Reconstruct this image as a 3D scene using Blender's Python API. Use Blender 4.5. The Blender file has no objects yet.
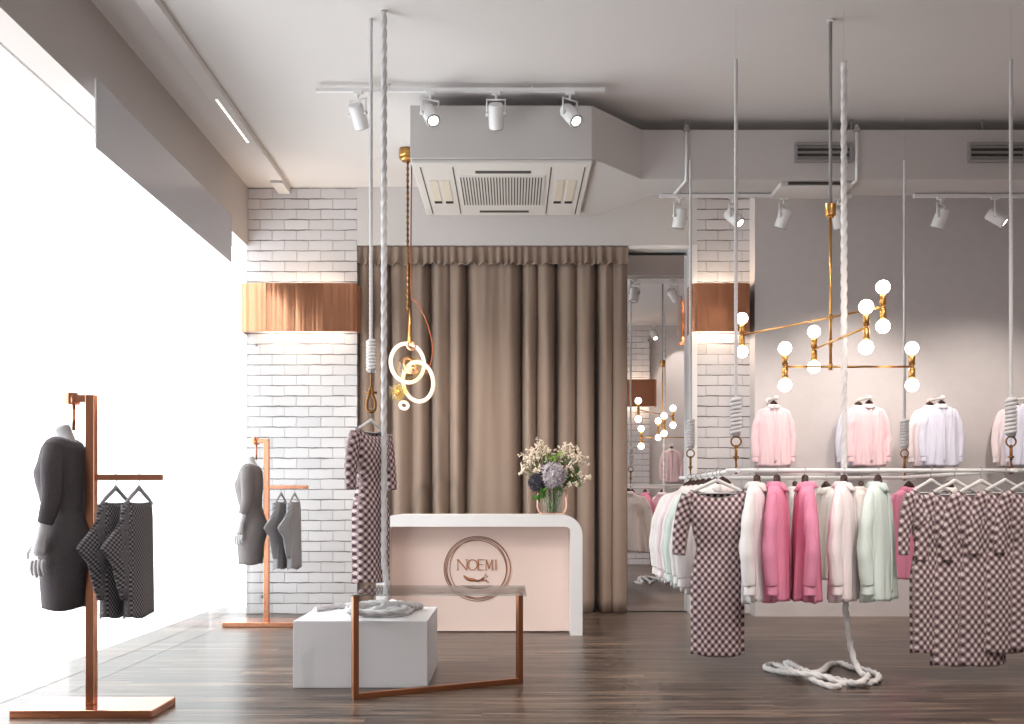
import bpy, math, random
from mathutils import Vector, Matrix, noise
R = math.radians
PI = math.pi
rnd = random.Random(7)
C = bpy.context.scene.collection
F = 1000.0; VX, VY, EYE = 512.0, 501.0, 1.05
def P(x, y, d):
    """photo pixel at distance d -> world point"""
    return Vector(((x - VX) * d / F, d, EYE - (y - VY) * d / F))
CEIL = 3.97

# ------------------------------------------------------------------ materials
def nmat(name):
    m = bpy.data.materials.new(name); m.use_nodes = True
    nt = m.node_tree; b = nt.nodes['Principled BSDF']
    return m, nt, b
def setc(b, col): b.inputs['Base Color'].default_value = (col[0], col[1], col[2], 1)
def s2l(c):
    return tuple(((v / 255) / 12.92 if v / 255 <= .04045 else ((v / 255 + .055) / 1.055) ** 2.4) for v in c)
def simple(name, rgb, rough=.5, metal=0., bump=0., bscale=200, var=0., spec=.5, sheen=0.):
    m, nt, b = nmat(name)
    col = s2l(rgb); setc(b, col)
    b.inputs['Roughness'].default_value = rough
    b.inputs['Metallic'].default_value = metal
    b.inputs['Specular IOR Level'].default_value = spec
    if sheen: b.inputs['Sheen Weight'].default_value = sheen
    if bump or var:
        tc = nt.nodes.new('ShaderNodeTexCoord')
        n = nt.nodes.new('ShaderNodeTexNoise'); n.inputs['Scale'].default_value = bscale; n.inputs['Detail'].default_value = 4
        nt.links.new(tc.outputs['Object'], n.inputs['Vector'])
        if bump:
            bp = nt.nodes.new('ShaderNodeBump'); bp.inputs['Strength'].default_value = bump; bp.inputs['Distance'].default_value = .01
            nt.links.new(n.outputs['Fac'], bp.inputs['Height']); nt.links.new(bp.outputs['Normal'], b.inputs['Normal'])
        if var:
            mx = nt.nodes.new('ShaderNodeMix'); mx.data_type = 'RGBA'
            mx.inputs[6].default_value = tuple(v * (1 - var) for v in col) + (1,)
            mx.inputs[7].default_value = tuple(min(1, v * (1 + var)) for v in col) + (1,)
            nt.links.new(n.outputs['Fac'], mx.inputs[0]); nt.links.new(mx.outputs[2], b.inputs['Base Color'])
    return m
def emis(name, rgb, st):
    m, nt, b = nmat(name)
    setc(b, s2l(rgb)); b.inputs['Emission Color'].default_value = s2l(rgb) + (1,)
    b.inputs['Emission Strength'].default_value = st
    return m
def glassy(name, tint=(1, 1, 1), ior=1.5, rough=.0):
    m = bpy.data.materials.new(name); m.use_nodes = True; nt = m.node_tree
    nt.nodes.clear()
    o = nt.nodes.new('ShaderNodeOutputMaterial'); mx = nt.nodes.new('ShaderNodeMixShader')
    t = nt.nodes.new('ShaderNodeBsdfTransparent'); t.inputs[0].default_value = tint + (1,)
    g = nt.nodes.new('ShaderNodeBsdfGlossy'); g.inputs['Roughness'].default_value = rough
    f = nt.nodes.new('ShaderNodeFresnel'); f.inputs[0].default_value = ior
    gm = nt.nodes.new('ShaderNodeNewGeometry'); ir = nt.nodes.new('ShaderNodeMapRange')   # same sheen on both faces of the sheet
    ir.inputs[3].default_value = ior; ir.inputs[4].default_value = 1 / ior
    nt.links.new(gm.outputs['Backfacing'], ir.inputs[0]); nt.links.new(ir.outputs[0], f.inputs[0])
    nt.links.new(f.outputs[0], mx.inputs[0]); nt.links.new(t.outputs[0], mx.inputs[1]); nt.links.new(g.outputs[0], mx.inputs[2])
    nt.links.new(mx.outputs[0], o.inputs[0])
    return m
def metal(name, rgb, rough, brushed=None):
    m, nt, b = nmat(name)
    setc(b, s2l(rgb)); b.inputs['Metallic'].default_value = 1; b.inputs['Roughness'].default_value = rough
    if brushed:
        tc = nt.nodes.new('ShaderNodeTexCoord'); mp = nt.nodes.new('ShaderNodeMapping'); mp.inputs['Scale'].default_value = brushed
        n = nt.nodes.new('ShaderNodeTexNoise'); n.inputs['Scale'].default_value = 1; n.inputs['Detail'].default_value = 3
        bp = nt.nodes.new('ShaderNodeBump'); bp.inputs['Strength'].default_value = .45; bp.inputs['Distance'].default_value = .03
        nt.links.new(tc.outputs['Object'], mp.inputs[0]); nt.links.new(mp.outputs[0], n.inputs['Vector'])
        nt.links.new(n.outputs['Fac'], bp.inputs['Height']); nt.links.new(bp.outputs['Normal'], b.inputs['Normal'])
    return m

def brick_mat():
    m, nt, b = nmat('white_painted_brick'); L = nt.links.new; N = nt.nodes.new
    tc = N('ShaderNodeTexCoord'); sp = N('ShaderNodeSeparateXYZ'); L(tc.outputs['Object'], sp.inputs[0])
    ad = N('ShaderNodeMath'); ad.operation = 'ADD'; L(sp.outputs[0], ad.inputs[0]); L(sp.outputs[1], ad.inputs[1])
    cb = N('ShaderNodeCombineXYZ'); L(ad.outputs[0], cb.inputs[0]); L(sp.outputs[2], cb.inputs[1])
    nz = N('ShaderNodeTexNoise'); nz.inputs['Scale'].default_value = 9; nz.inputs['Detail'].default_value = 6; L(tc.outputs['Object'], nz.inputs['Vector'])
    v1 = N('ShaderNodeVectorMath'); v1.operation = 'SUBTRACT'; L(nz.outputs['Color'], v1.inputs[0]); v1.inputs[1].default_value = (.5, .5, .5)
    v2 = N('ShaderNodeVectorMath'); v2.operation = 'SCALE'; L(v1.outputs[0], v2.inputs[0]); v2.inputs[3].default_value = .016
    v3 = N('ShaderNodeVectorMath'); v3.operation = 'ADD'; L(cb.outputs[0], v3.inputs[0]); L(v2.outputs[0], v3.inputs[1])
    def brick(ms, sm, w, rowh):
        br = N('ShaderNodeTexBrick'); L(v3.outputs[0], br.inputs['Vector'])
        br.inputs['Scale'].default_value = 1; br.inputs['Mortar Size'].default_value = ms; br.inputs['Mortar Smooth'].default_value = sm
        br.inputs['Brick Width'].default_value = w; br.inputs['Row Height'].default_value = rowh
        br.inputs['Color1'].default_value = s2l((217, 213, 214)) + (1,); br.inputs['Color2'].default_value = s2l((206, 202, 203)) + (1,)
        br.inputs['Mortar'].default_value = s2l((194, 190, 189)) + (1,)
        return br
    b1 = brick(.005, .6, .225, .0965)
    # dark open gaps along the lower edge of the courses
    fr = N('ShaderNodeMath'); fr.operation = 'DIVIDE'; s3 = N('ShaderNodeSeparateXYZ'); L(v3.outputs[0], s3.inputs[0]); L(s3.outputs[1], fr.inputs[0]); fr.inputs[1].default_value = .0965
    f2 = N('ShaderNodeMath'); f2.operation = 'FRACT'; L(fr.outputs[0], f2.inputs[0])
    pp = N('ShaderNodeMath'); pp.operation = 'PINGPONG'; L(f2.outputs[0], pp.inputs[0]); pp.inputs[1].default_value = .5
    n2 = N('ShaderNodeTexNoise'); n2.inputs['Scale'].default_value = 5; n2.inputs['Detail'].default_value = 5; L(tc.outputs['Object'], n2.inputs['Vector'])
    th = N('ShaderNodeMapRange'); th.inputs[1].default_value = .35; th.inputs[2].default_value = .7; th.inputs[3].default_value = .012; th.inputs[4].default_value = .075; L(n2.outputs['Fac'], th.inputs[0])
    dv = N('ShaderNodeMath'); dv.operation = 'DIVIDE'; L(pp.outputs[0], dv.inputs[0]); L(th.outputs[0], dv.inputs[1])
    cl = N('ShaderNodeMapRange'); cl.inputs[1].default_value = .55; cl.inputs[2].default_value = 1.1; L(dv.outputs[0], cl.inputs[0])
    # vertical joint, faint
    mixv = N('ShaderNodeMix'); mixv.data_type = 'RGBA'; mixv.inputs[6].default_value = s2l((112, 104, 104)) + (1,)
    L(b1.outputs['Color'], mixv.inputs[7]); L(cl.outputs[0], mixv.inputs[0])
    # chips
    vo = N('ShaderNodeTexVoronoi'); vo.inputs['Scale'].default_value = 2.6; L(tc.outputs['Object'], vo.inputs['Vector'])
    vr = N('ShaderNodeMapRange'); vr.inputs[1].default_value = .03; vr.inputs[2].default_value = .055; L(vo.outputs['Distance'], vr.inputs[0])
    mx2 = N('ShaderNodeMix'); mx2.data_type = 'RGBA'; mx2.inputs[6].default_value = s2l((120, 110, 108)) + (1,); L(mixv.outputs[2], mx2.inputs[7]); L(vr.outputs[0], mx2.inputs[0])
    L(mx2.outputs[2], b.inputs['Base Color'])
    mn = N('ShaderNodeMath'); mn.operation = 'MINIMUM'; inv = N('ShaderNodeMath'); inv.operation = 'SUBTRACT'; inv.inputs[0].default_value = 1; L(b1.outputs['Fac'], inv.inputs[1]); L(inv.outputs[0], mn.inputs[0]); L(cl.outputs[0], mn.inputs[1])
    ad2 = N('ShaderNodeMath'); ad2.operation = 'MULTIPLY_ADD'; L(nz.outputs['Fac'], ad2.inputs[0]); ad2.inputs[1].default_value = .35; L(mn.outputs[0], ad2.inputs[2])
    bp = N('ShaderNodeBump'); bp.inputs['Strength'].default_value = .7; bp.inputs['Distance'].default_value = .012; L(ad2.outputs[0], bp.inputs['Height']); L(bp.outputs['Normal'], b.inputs['Normal'])
    b.inputs['Roughness'].default_value = .55
    return m

def floor_mat():
    m, nt, b = nmat('dark_wood_planks'); L = nt.links.new; N = nt.nodes.new
    tc = N('ShaderNodeTexCoord')
    br = N('ShaderNodeTexBrick'); L(tc.outputs['Object'], br.inputs['Vector']); br.offset = .37; br.offset_frequency = 2
    br.inputs['Scale'].default_value = 1; br.inputs['Brick Width'].default_value = 1.5; br.inputs['Row Height'].default_value = .12
    br.inputs['Mortar Size'].default_value = .0015; br.inputs['Mortar Smooth'].default_value = .3; br.inputs['Bias'].default_value = 0
    br.inputs['Color1'].default_value = (0, 0, 0, 1); br.inputs['Color2'].default_value = (1, 1, 1, 1); br.inputs['Mortar'].default_value = (.1, .1, .1, 1)
    mp = N('ShaderNodeMapping'); mp.inputs['Scale'].default_value = (.8, 15, 1); L(tc.outputs['Object'], mp.inputs[0])
    ad = N('ShaderNodeVectorMath'); ad.operation = 'ADD'; L(mp.outputs[0], ad.inputs[0]); sc = N('ShaderNodeVectorMath'); sc.operation = 'SCALE'; L(br.outputs['Color'], sc.inputs[0]); sc.inputs[3].default_value = 7; L(sc.outputs[0], ad.inputs[1])
    nz = N('ShaderNodeTexNoise'); nz.inputs['Scale'].default_value = 1.6; nz.inputs['Detail'].default_value = 8; nz.inputs['Roughness'].default_value = .65; nz.inputs['Distortion'].default_value = .4; L(ad.outputs[0], nz.inputs['Vector'])
    cr = N('ShaderNodeValToRGB'); e = cr.color_ramp.elements
    e[0].position = .38; e[0].color = s2l((40, 31, 26)) + (1,); e[1].position = .63; e[1].color = s2l((132, 113, 98)) + (1,)
    x = cr.color_ramp.elements.new(.5); x.color = s2l((80, 66, 57)) + (1,)
    L(nz.outputs['Fac'], cr.inputs[0])
    mr = N('ShaderNodeMapRange'); mr.inputs[3].default_value = .72; mr.inputs[4].default_value = 1.22; L(br.outputs['Color'], mr.inputs[0])
    mu = N('ShaderNodeMix'); mu.data_type = 'RGBA'; mu.blend_type = 'MULTIPLY'; mu.inputs[0].default_value = 1; L(cr.outputs[0], mu.inputs[6]); L(mr.outputs[0], mu.inputs[7])
    L(mu.outputs[2], b.inputs['Base Color'])
    rr = N('ShaderNodeMapRange'); rr.inputs[3].default_value = .22; rr.inputs[4].default_value = .40; L(nz.outputs['Fac'], rr.inputs[0]); L(rr.outputs[0], b.inputs['Roughness'])
    bp = N('ShaderNodeBump'); bp.inputs['Strength'].default_value = .18; bp.inputs['Distance'].default_value = .004; L(nz.outputs['Fac'], bp.inputs['Height']); L(bp.outputs['Normal'], b.inputs['Normal'])
    b.inputs['Specular IOR Level'].default_value = .38
    return m

def check_mat(name, dark, light, mid, scale, contrast=1.):
    """woven diamond check driven by the garment's UV (metres along the cloth)"""
    m, nt, b = nmat(name); L = nt.links.new; N = nt.nodes.new
    uv = N('ShaderNodeUVMap'); mp = N('ShaderNodeMapping'); mp.inputs['Rotation'].default_value = (0, 0, PI / 4); mp.inputs['Scale'].default_value = (scale, scale, 1)
    L(uv.outputs[0], mp.inputs[0]); sp = N('ShaderNodeSeparateXYZ'); L(mp.outputs[0], sp.inputs[0])
    def band(o):
        f = N('ShaderNodeMath'); f.operation = 'FRACT'; L(o, f.inputs[0])
        g = N('ShaderNodeMapRange'); g.inputs[1].default_value = .48; g.inputs[2].default_value = .52; L(f.outputs[0], g.inputs[0])
        return g.outputs[0]
    a = band(sp.outputs[0]); c = band(sp.outputs[1])
    s = N('ShaderNodeMath'); s.operation = 'ADD'; L(a, s.inputs[0]); L(c, s.inputs[1])
    h = N('ShaderNodeMath'); h.operation = 'MULTIPLY'; h.inputs[1].default_value = .5; L(s.outputs[0], h.inputs[0])
    cr = N('ShaderNodeValToRGB'); cr.color_ramp.interpolation = 'LINEAR'
    e = cr.color_ramp.elements; e[0].position = .1; e[0].color = s2l(dark) + (1,); e[1].position = .9; e[1].color = s2l(light) + (1,)
    q = e.new(.5); q.color = s2l(mid) + (1,)
    L(h.outputs[0], cr.inputs[0]); L(cr.outputs[0], b.inputs['Base Color'])
    b.inputs['Roughness'].default_value = .8; b.inputs['Specular IOR Level'].default_value = .2
    return m

def cotton(name, rgb):
    m, nt, b = nmat(name); L = nt.links.new; N = nt.nodes.new
    setc(b, s2l(rgb)); b.inputs['Roughness'].default_value = .85; b.inputs['Specular IOR Level'].default_value = .2
    tc = N('ShaderNodeTexCoord'); mp = N('ShaderNodeMapping'); mp.inputs['Scale'].default_value = (16, 16, 2.6)
    n = N('ShaderNodeTexNoise'); n.inputs['Scale'].default_value = 1; n.inputs['Detail'].default_value = 3; n.inputs['Distortion'].default_value = .8
    bp = N('ShaderNodeBump'); bp.inputs['Strength'].default_value = .75; bp.inputs['Distance'].default_value = .03
    L(tc.outputs['Object'], mp.inputs[0]); L(mp.outputs[0], n.inputs['Vector']); L(n.outputs['Fac'], bp.inputs['Height']); L(bp.outputs['Normal'], b.inputs['Normal'])
    return m
M = {}
M['wall'] = simple('painted_plaster', (214, 209, 207), .7, bump=.08, bscale=60, var=.02)
M['wallr'] = simple('grey_textured_plaster', (206, 200, 199), .7, bump=.15, bscale=14, var=.05)
M['ceil'] = simple('ceiling_paint', (213, 208, 206), .8, var=.015, bscale=3)
M['beam'] = simple('warm_grey_beam_paint', (176, 168, 163), .7, var=.015, bscale=3)
M['brick'] = brick_mat()
M['floor'] = floor_mat()
M['white'] = simple('white_lacquer', (238, 235, 234), .35)
M['whitem'] = simple('white_powder_coat', (228, 226, 226), .4)
M['cubew'] = simple('matt_white_board', (226, 224, 226), .5)
M['acw'] = simple('appliance_white', (214, 209, 205), .45)
M['slot'] = simple('dark_slot', (70, 66, 64), .7)
M['flap'] = simple('cream_flap', (214, 203, 188), .5)
M['greym'] = simple('grey_satin_metal', (150, 146, 146), .4)
M['duct'] = simple('duct_board_grey', (196, 191, 189), .7, var=.01, bscale=3)
M['copper'] = metal('polished_copper', (214, 150, 118), .22)
M['copperb'] = metal('brushed_copper_sheet', (222, 158, 122), .2, brushed=(6, 6, .12))
M['copperd'] = metal('satin_copper_tube', (176, 118, 86), .34)
M['brass'] = metal('brushed_brass', (206, 156, 92), .3)
M['bronze'] = metal('aged_bronze', (140, 98, 56), .4)
M['rosew'] = metal('rose_gold_wire', (235, 190, 170), .3)
M['rope'] = simple('grey_white_rope', (205, 202, 203), .85, bump=.3, bscale=120)
M['ropew'] = simple('white_rope', (226, 222, 220), .85, bump=.3, bscale=120)
M['wood'] = simple('dark_walnut', (62, 34, 28), .45)
M['hangw'] = simple('white_hanger_plastic', (228, 224, 222), .4)
M['hangg'] = simple('grey_hanger_felt', (168, 166, 168), .6)
M['curtain'] = simple('taupe_velvet', (150, 131, 118), .85, bump=.12, bscale=320, var=.06, spec=.2, sheen=.12)
M['pink'] = simple('blush_pink_panel', (248, 222, 210), .5)
M['mann'] = simple('marbled_white_mannequin', (218, 216, 218), .5, var=.12, bscale=40)
M['knit'] = simple('charcoal_knit', (92, 86, 88), .9, bump=.3, bscale=90, var=.18, spec=.2)
M['knitb'] = simple('mid_grey_knit', (128, 121, 120), .9, bump=.3, bscale=90, var=.12, spec=.2)
M['jack'] = check_mat('small_grey_check', (60, 58, 62), (158, 154, 156), (108, 104, 107), 62)
M['jackl'] = check_mat('pale_grey_check', (104, 102, 106), (182, 180, 182), (142, 139, 142), 62)
M['dress'] = check_mat('plum_and_cream_check', (74, 54, 58), (214, 197, 194), (148, 124, 127), 29)
M['dress2'] = check_mat('plum_and_pale_check', (88, 68, 72), (220, 206, 203), (150, 128, 131), 27)
M['wfab'] = cotton('white_cotton', (240, 235, 234))
M['cfab'] = cotton('cream_cotton', (246, 238, 233))
M['pfab'] = cotton('pink_cotton', (232, 148, 176))
M['ppfab'] = cotton('pale_pink_cotton', (244, 212, 217))
M['blfab'] = cotton('blush_white_cotton', (248, 234, 235))
M['lfab'] = cotton('lavender_cotton', (220, 219, 234))
M['mfab'] = cotton('mint_cotton', (224, 236, 229))
M['gtie'] = simple('grey_ribbon', (170, 158, 162), .8)
M['glass'] = glassy('clear_glass', (.97, .985, .98))
M['pane'] = glassy('window_glass', (.99, .995, 1.0))
M['gold_glass'] = glassy('amber_glass', (1.0, .95, .76), 1.6)
M['milk'] = glassy('table_glass', (.93, .95, .94), 2.1)
M['mirror'] = metal('mirror_silver', (236, 234, 234), .0)
M['fascia'] = simple('glossy_grey_fascia', (176, 174, 178), .12)
M['bulb'] = emis('bulb_glow', (255, 240, 226), 9)
M['lens'] = emis('spot_lens_glow', (255, 246, 236), 9)
M['ledw'] = emis('warm_led', (255, 214, 170), 9)
M['tube'] = emis('glowing_ring_tube', (236, 208, 186), .62)
M['strip'] = emis('strip_diffuser', (255, 250, 244), 1.3)
M['stem'] = simple('stem_green', (92, 118, 60), .6)
M['leaf'] = simple('leaf_green', (74, 124, 48), .5, var=.3, bscale=40)
M['limeleaf'] = simple('lime_leaf', (134, 168, 74), .5, var=.3, bscale=40)
M['hydr'] = simple('lilac_grey_petal', (188, 178, 184), .8, var=.15, bscale=60)
M['thist'] = simple('dark_slate_petal', (70, 66, 78), .8, var=.3, bscale=60)
M['bloss'] = simple('cream_blossom', (244, 228, 210), .8)
M['red'] = simple('rust_cable', (140, 74, 46), .6)
M['dark'] = simple('near_black', (34, 30, 30), .6)

# ------------------------------------------------------------------ mesh builder
class MB:
    def __init__(s): s.v = []; s.f = []; s.sm = []; s.uv = {}
    def add(s, vs, fs, smooth=False, uvs=None):
        o = len(s.v); s.v += [Vector(v) for v in vs]
        if uvs is not None:
            for i, u in enumerate(uvs): s.uv[o + i] = u
        for f in fs: s.f.append([o + i for i in f]); s.sm.append(smooth)
        return s
    def box(s, a, b):
        (x0, y0, z0), (x1, y1, z1) = a, b
        x0, x1 = min(x0, x1), max(x0, x1); y0, y1 = min(y0, y1), max(y0, y1); z0, z1 = min(z0, z1), max(z0, z1)
        return s.add([(x0, y0, z0), (x1, y0, z0), (x1, y1, z0), (x0, y1, z0), (x0, y0, z1), (x1, y0, z1), (x1, y1, z1), (x0, y1, z1)],
                     [(3, 2, 1, 0), (4, 5, 6, 7), (0, 1, 5, 4), (1, 2, 6, 5), (2, 3, 7, 6), (3, 0, 4, 7)])
    def prism(s, poly, axis, a, b, smooth=False):
        """poly of 2D points extruded along axis from a to b"""
        def p3(u, w, t): return {'x': (t, u, w), 'y': (u, t, w), 'z': (u, w, t)}[axis]
        n = len(poly); vs = [p3(u, w, a) for u, w in poly] + [p3(u, w, b) for u, w in poly]
        s.add(vs, [tuple(range(n - 1, -1, -1)), tuple(range(n, 2 * n))])
        o = len(s.v) - 2 * n
        for i in range(n):
            j = (i + 1) % n; s.f.append([o + i, o + j, o + n + j, o + n + i]); s.sm.append(smooth)
        return s
    def loft(s, rings, cap0=True, cap1=True, closed=True, uvs=None, smooth=True):
        n = len(rings[0]); o = len(s.v)
        for i, r in enumerate(rings):
            for j, p in enumerate(r):
                s.v.append(Vector(p))
                if uvs: s.uv[o + i * n + j] = uvs[i][j]
        for i in range(len(rings) - 1):
            for j in range(n if closed else n - 1):
                k = (j + 1) % n
                s.f.append([o + i * n + j, o + i * n + k, o + (i + 1) * n + k, o + (i + 1) * n + j]); s.sm.append(smooth)
        if closed and cap0: s.f.append([o + j for j in range(n - 1, -1, -1)]); s.sm.append(False)
        if closed and cap1: s.f.append([o + (len(rings) - 1) * n + j for j in range(n)]); s.sm.append(False)
        return s
    def tube(s, pts, r, n=8, closed=False, flat=None, shape=None, caps=True):
        pts = [Vector(p) for p in pts]; m = len(pts); rs = r if isinstance(r, (list, tuple)) else [r] * m
        rings = []; up = None; dist = 0
        for i, p in enumerate(pts):
            if closed: t = pts[(i + 1) % m] - pts[i - 1]
            else: t = pts[min(i + 1, m - 1)] - pts[max(i - 1, 0)]
            t.normalize()
            if up is None:
                up = Vector((0, 1, 0)) if abs(t.y) < .9 else Vector((1, 0, 0))
            a = (up - t * up.dot(t)).normalized(); b = t.cross(a); up = a
            if i: dist += (p - pts[i - 1]).length
            ring = []
            for k in range(n):
                th = 2 * PI * k / n; q = rs[i] * (shape(th, dist, i) if shape else 1)
                ring.append(p + a * math.cos(th) * q * (flat or 1) + b * math.sin(th) * q)
            rings.append(ring)
        if closed: rings.append(rings[0]); return s.loft(rings, False, False)
        return s.loft(rings, caps, caps)
    def cyl(s, a, b, r, n=16, r2=None):
        return s.tube([a, b], [r, r if r2 is None else r2], n)
    def sphere(s, c, r, n=14, m=9, sq=(1, 1, 1)):
        c = Vector(c); vs = [c + Vector((0, 0, r * sq[2]))]
        for i in range(1, m):
            ph = PI * i / m
            for j in range(n):
                th = 2 * PI * j / n
                vs.append(c + Vector((r * sq[0] * math.sin(ph) * math.cos(th), r * sq[1] * math.sin(ph) * math.sin(th), r * sq[2] * math.cos(ph))))
        vs.append(c - Vector((0, 0, r * sq[2])))
        fs = [(0, 1 + j, 1 + (j + 1) % n) for j in range(n)]
        for i in range(m - 2):
            for j in range(n):
                a = 1 + i * n + j; b = 1 + i * n + (j + 1) % n
                fs.append((a, a + n, b + n, b))
        l = len(vs) - 1; o = 1 + (m - 2) * n
        fs += [(l, o + (j + 1) % n, o + j) for j in range(n)]
        return s.add(vs, fs, True)
    def torus(s, c, R_, r, nrm=(0, 1, 0), n=32, k=10, sx=1, sz=1):
        c = Vector(c); nrm = Vector(nrm).normalized()
        a = nrm.orthogonal().normalized()
        zz = Vector((0, 0, 1)); 
        if abs(nrm.dot(zz)) < .95: b = (zz - nrm * nrm.dot(zz)).normalized(); a = b.cross(nrm)
        else: b = nrm.cross(a)
        return s.tube([c + a * math.cos(2 * PI * i / n) * R_ * sx + b * math.sin(2 * PI * i / n) * R_ * sz for i in range(n)], r, k, closed=True)
    def build(s, name, mat, parent=None, bevel=0, solid=0, sub=0, origin=None, seg=2):
        if origin is None:
            xs = [v.x for v in s.v]; ys = [v.y for v in s.v]; zs = [v.z for v in s.v]
            origin = Vector(((min(xs) + max(xs)) / 2, (min(ys) + max(ys)) / 2, min(zs)))
        origin = Vector(origin)
        me = bpy.data.meshes.new(name); me.from_pydata([tuple(v - origin) for v in s.v], [], s.f)
        me.polygons.foreach_set('use_smooth', s.sm)
        if s.uv:
            ul = me.uv_layers.new(name='UVMap')
            for l in me.loops: ul.data[l.index].uv = s.uv.get(l.vertex_index, (0, 0))
        me.materials.append(M[mat]); me.update()
        o = bpy.data.objects.new(name, me); C.objects.link(o)
        if parent is not None:
            o.parent = parent; o.location = origin - wloc(parent)
        else: o.location = origin
        if solid:
            q = o.modifiers.new('solid', 'SOLIDIFY'); q.thickness = solid; q.offset = 0
        if bevel:
            q = o.modifiers.new('bevel', 'BEVEL'); q.width = bevel; q.segments = seg; q.limit_method = 'ANGLE'; q.angle_limit = R(40)
        if sub:
            q = o.modifiers.new('sub', 'SUBSURF'); q.levels = sub; q.render_levels = sub
        return o
def wloc(o):
    v = Vector(o.location)
    while o.parent is not None: o = o.parent; v += Vector(o.location)
    return v
def tag(o, label=None, cat=None, group=None, kind=None):
    if label: o['label'] = label
    if cat: o['category'] = cat
    if group: o['group'] = group
    if kind: o['kind'] = kind
    return o
def thing(name, loc, label, cat, group=None):
    o = bpy.data.objects.new(name, None); o.empty_display_size = .1; C.objects.link(o); o.location = loc
    return tag(o, label, cat, group)
def struct(name, mb, mat, bevel=0): return tag(mb.build(name, mat, bevel=bevel), kind='structure')
def copy_tree(o, parent=None):
    kids = list(o.children); c = o.copy(); C.objects.link(c)
    if parent is not None: c.parent = parent
    for k in kids: copy_tree(k, c)
    return c
def dup(o, loc, rz=0, label=None, group=None, scale=None):
    c = copy_tree(o); c.location = loc; c.rotation_euler = (0, 0, rz)
    if scale: c.scale = (scale,) * 3
    if label: c['label'] = label
    if group: c['group'] = group
    return c
def retone(root, mapping):
    """give a copied thing its own colour: single-user meshes with swapped materials"""
    for o in [root] + list(root.children_recursive):
        if o.type == 'MESH' and o.data.materials and o.data.materials[0].name in mapping:
            o.data = o.data.copy(); o.data.materials[0] = M[mapping[o.data.materials[0].name]]
def cat(pts, n=8, closed=False):
    """Catmull-Rom through points"""
    pts = [Vector(p) for p in pts]; out = []; m = len(pts)
    for i in range(m if closed else m - 1):
        if closed: p0, p1, p2, p3 = pts[i - 1], pts[i], pts[(i + 1) % m], pts[(i + 2) % m]
        else: p0, p1, p2, p3 = pts[max(i - 1, 0)], pts[i], pts[i + 1], pts[min(i + 2, m - 1)]
        for k in range(n):
            t = k / n
            out.append(.5 * ((2 * p1) + (p2 - p0) * t + (2 * p0 - 5 * p1 + 4 * p2 - p3) * t * t + (3 * p1 - p0 - 3 * p2 + p3) * t ** 3))
    if not closed: out.append(pts[-1])
    return out
def lerp(a, b, t): return a + (b - a) * t
def interp(tab, t):
    for i in range(len(tab) - 1):
        if t <= tab[i + 1][0]:
            a, b = tab[i], tab[i + 1]; u = (t - a[0]) / (b[0] - a[0]) if b[0] != a[0] else 0
            u = max(0, min(1, u)); u = u * u * (3 - 2 * u) * .5 + u * .5
            return [lerp(x, y, u) for x, y in zip(a[1:], b[1:])]
    return list(tab[-1][1:])

# ------------------------------------------------------------------ room
XL, XR, YF, YB = -2.55, 5.6, -2.2, 9.3
WR = 9.1                                     # right wall front
struct('floor', MB().box((-2.9, YF - .1, -.1), (XR, 9.88, 0)), 'floor')
struct('ceiling', MB().box((-2.9, YF - .1, CEIL), (XR, 9.88, CEIL + .1)), 'ceil')
# glazed left side: beam above, solid wall towards the street corner
BX, BZ = -2.456, 3.42
struct('wall_left', MB().box((-2.69, YF, 0), (BX - .05, 4.5, BZ)), 'wall')
struct('trim_1', MB().box((-2.69, YF, BZ), (BX, YB, CEIL)), 'beam')
struct('window_1', MB().box((-2.66, 4.5, .0), (-2.64, YB, BZ)), 'pane')
# brick pilaster left, plain header, brick pilaster right
struct('wall_back', MB().box((-2.47, YB, 0), (-1.4415, 9.88, CEIL)), 'brick')
struct('trim_2', MB().box((-1.4415, YB, 3.43), (1.72, 9.88, CEIL)), 'wall')
struct('wall_niche', MB().box((-1.4415, 9.78, 0), (1.72, 9.88, 3.43)), 'wall')
struct('trim_3', MB().box((1.085, 9.32, 3.405), (1.655, 9.5, 3.43)), 'white')
struct('wall_pilaster', MB().box((1.72, YB, 0), (2.21, 9.88, CEIL)), 'brick')
struct('trim_4', MB().box((1.655, 9.285, 0), (1.72, 9.78, 3.43)), 'white')
struct('wall_right', MB().box((2.21, WR, 0), (XR, 9.88, CEIL)), 'wallr')
struct('wall_side', MB().box((XR, YF, 0), (XR + .1, 9.88, CEIL)), 'wall')
# street side; front wall and column show in the mirror
struct('wall_front', MB().box((2.27, 2.1, 0), (XR, 2.3, CEIL)), 'wallr')
struct('wall_column', MB().box((1.86, 1.9, 0), (2.27, 2.4, CEIL)), 'brick')
struct('wall_entrance', MB().box((-2.69, YF - .1, 3.2), (XR, YF, CEIL)), 'wall')
struct('wall_passage', MB().box((2.27, YF, 0), (2.37, 2.1, CEIL)), 'wall')
struct('fill_window', MB().box((-1.3, YF - .06, 0), (1.3, YF - .04, 2.6)), 'pane')  # unseen street window, added and sized to let in fill light
struct('wall_street', MB().box((-2.69, YF - .1, 0), (-1.3, YF, 3.2)).box((1.3, YF - .1, 0), (2.37, YF, 3.2)).box((-1.3, YF - .1, 2.6), (1.3, YF, 3.2)), 'wall')

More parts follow.
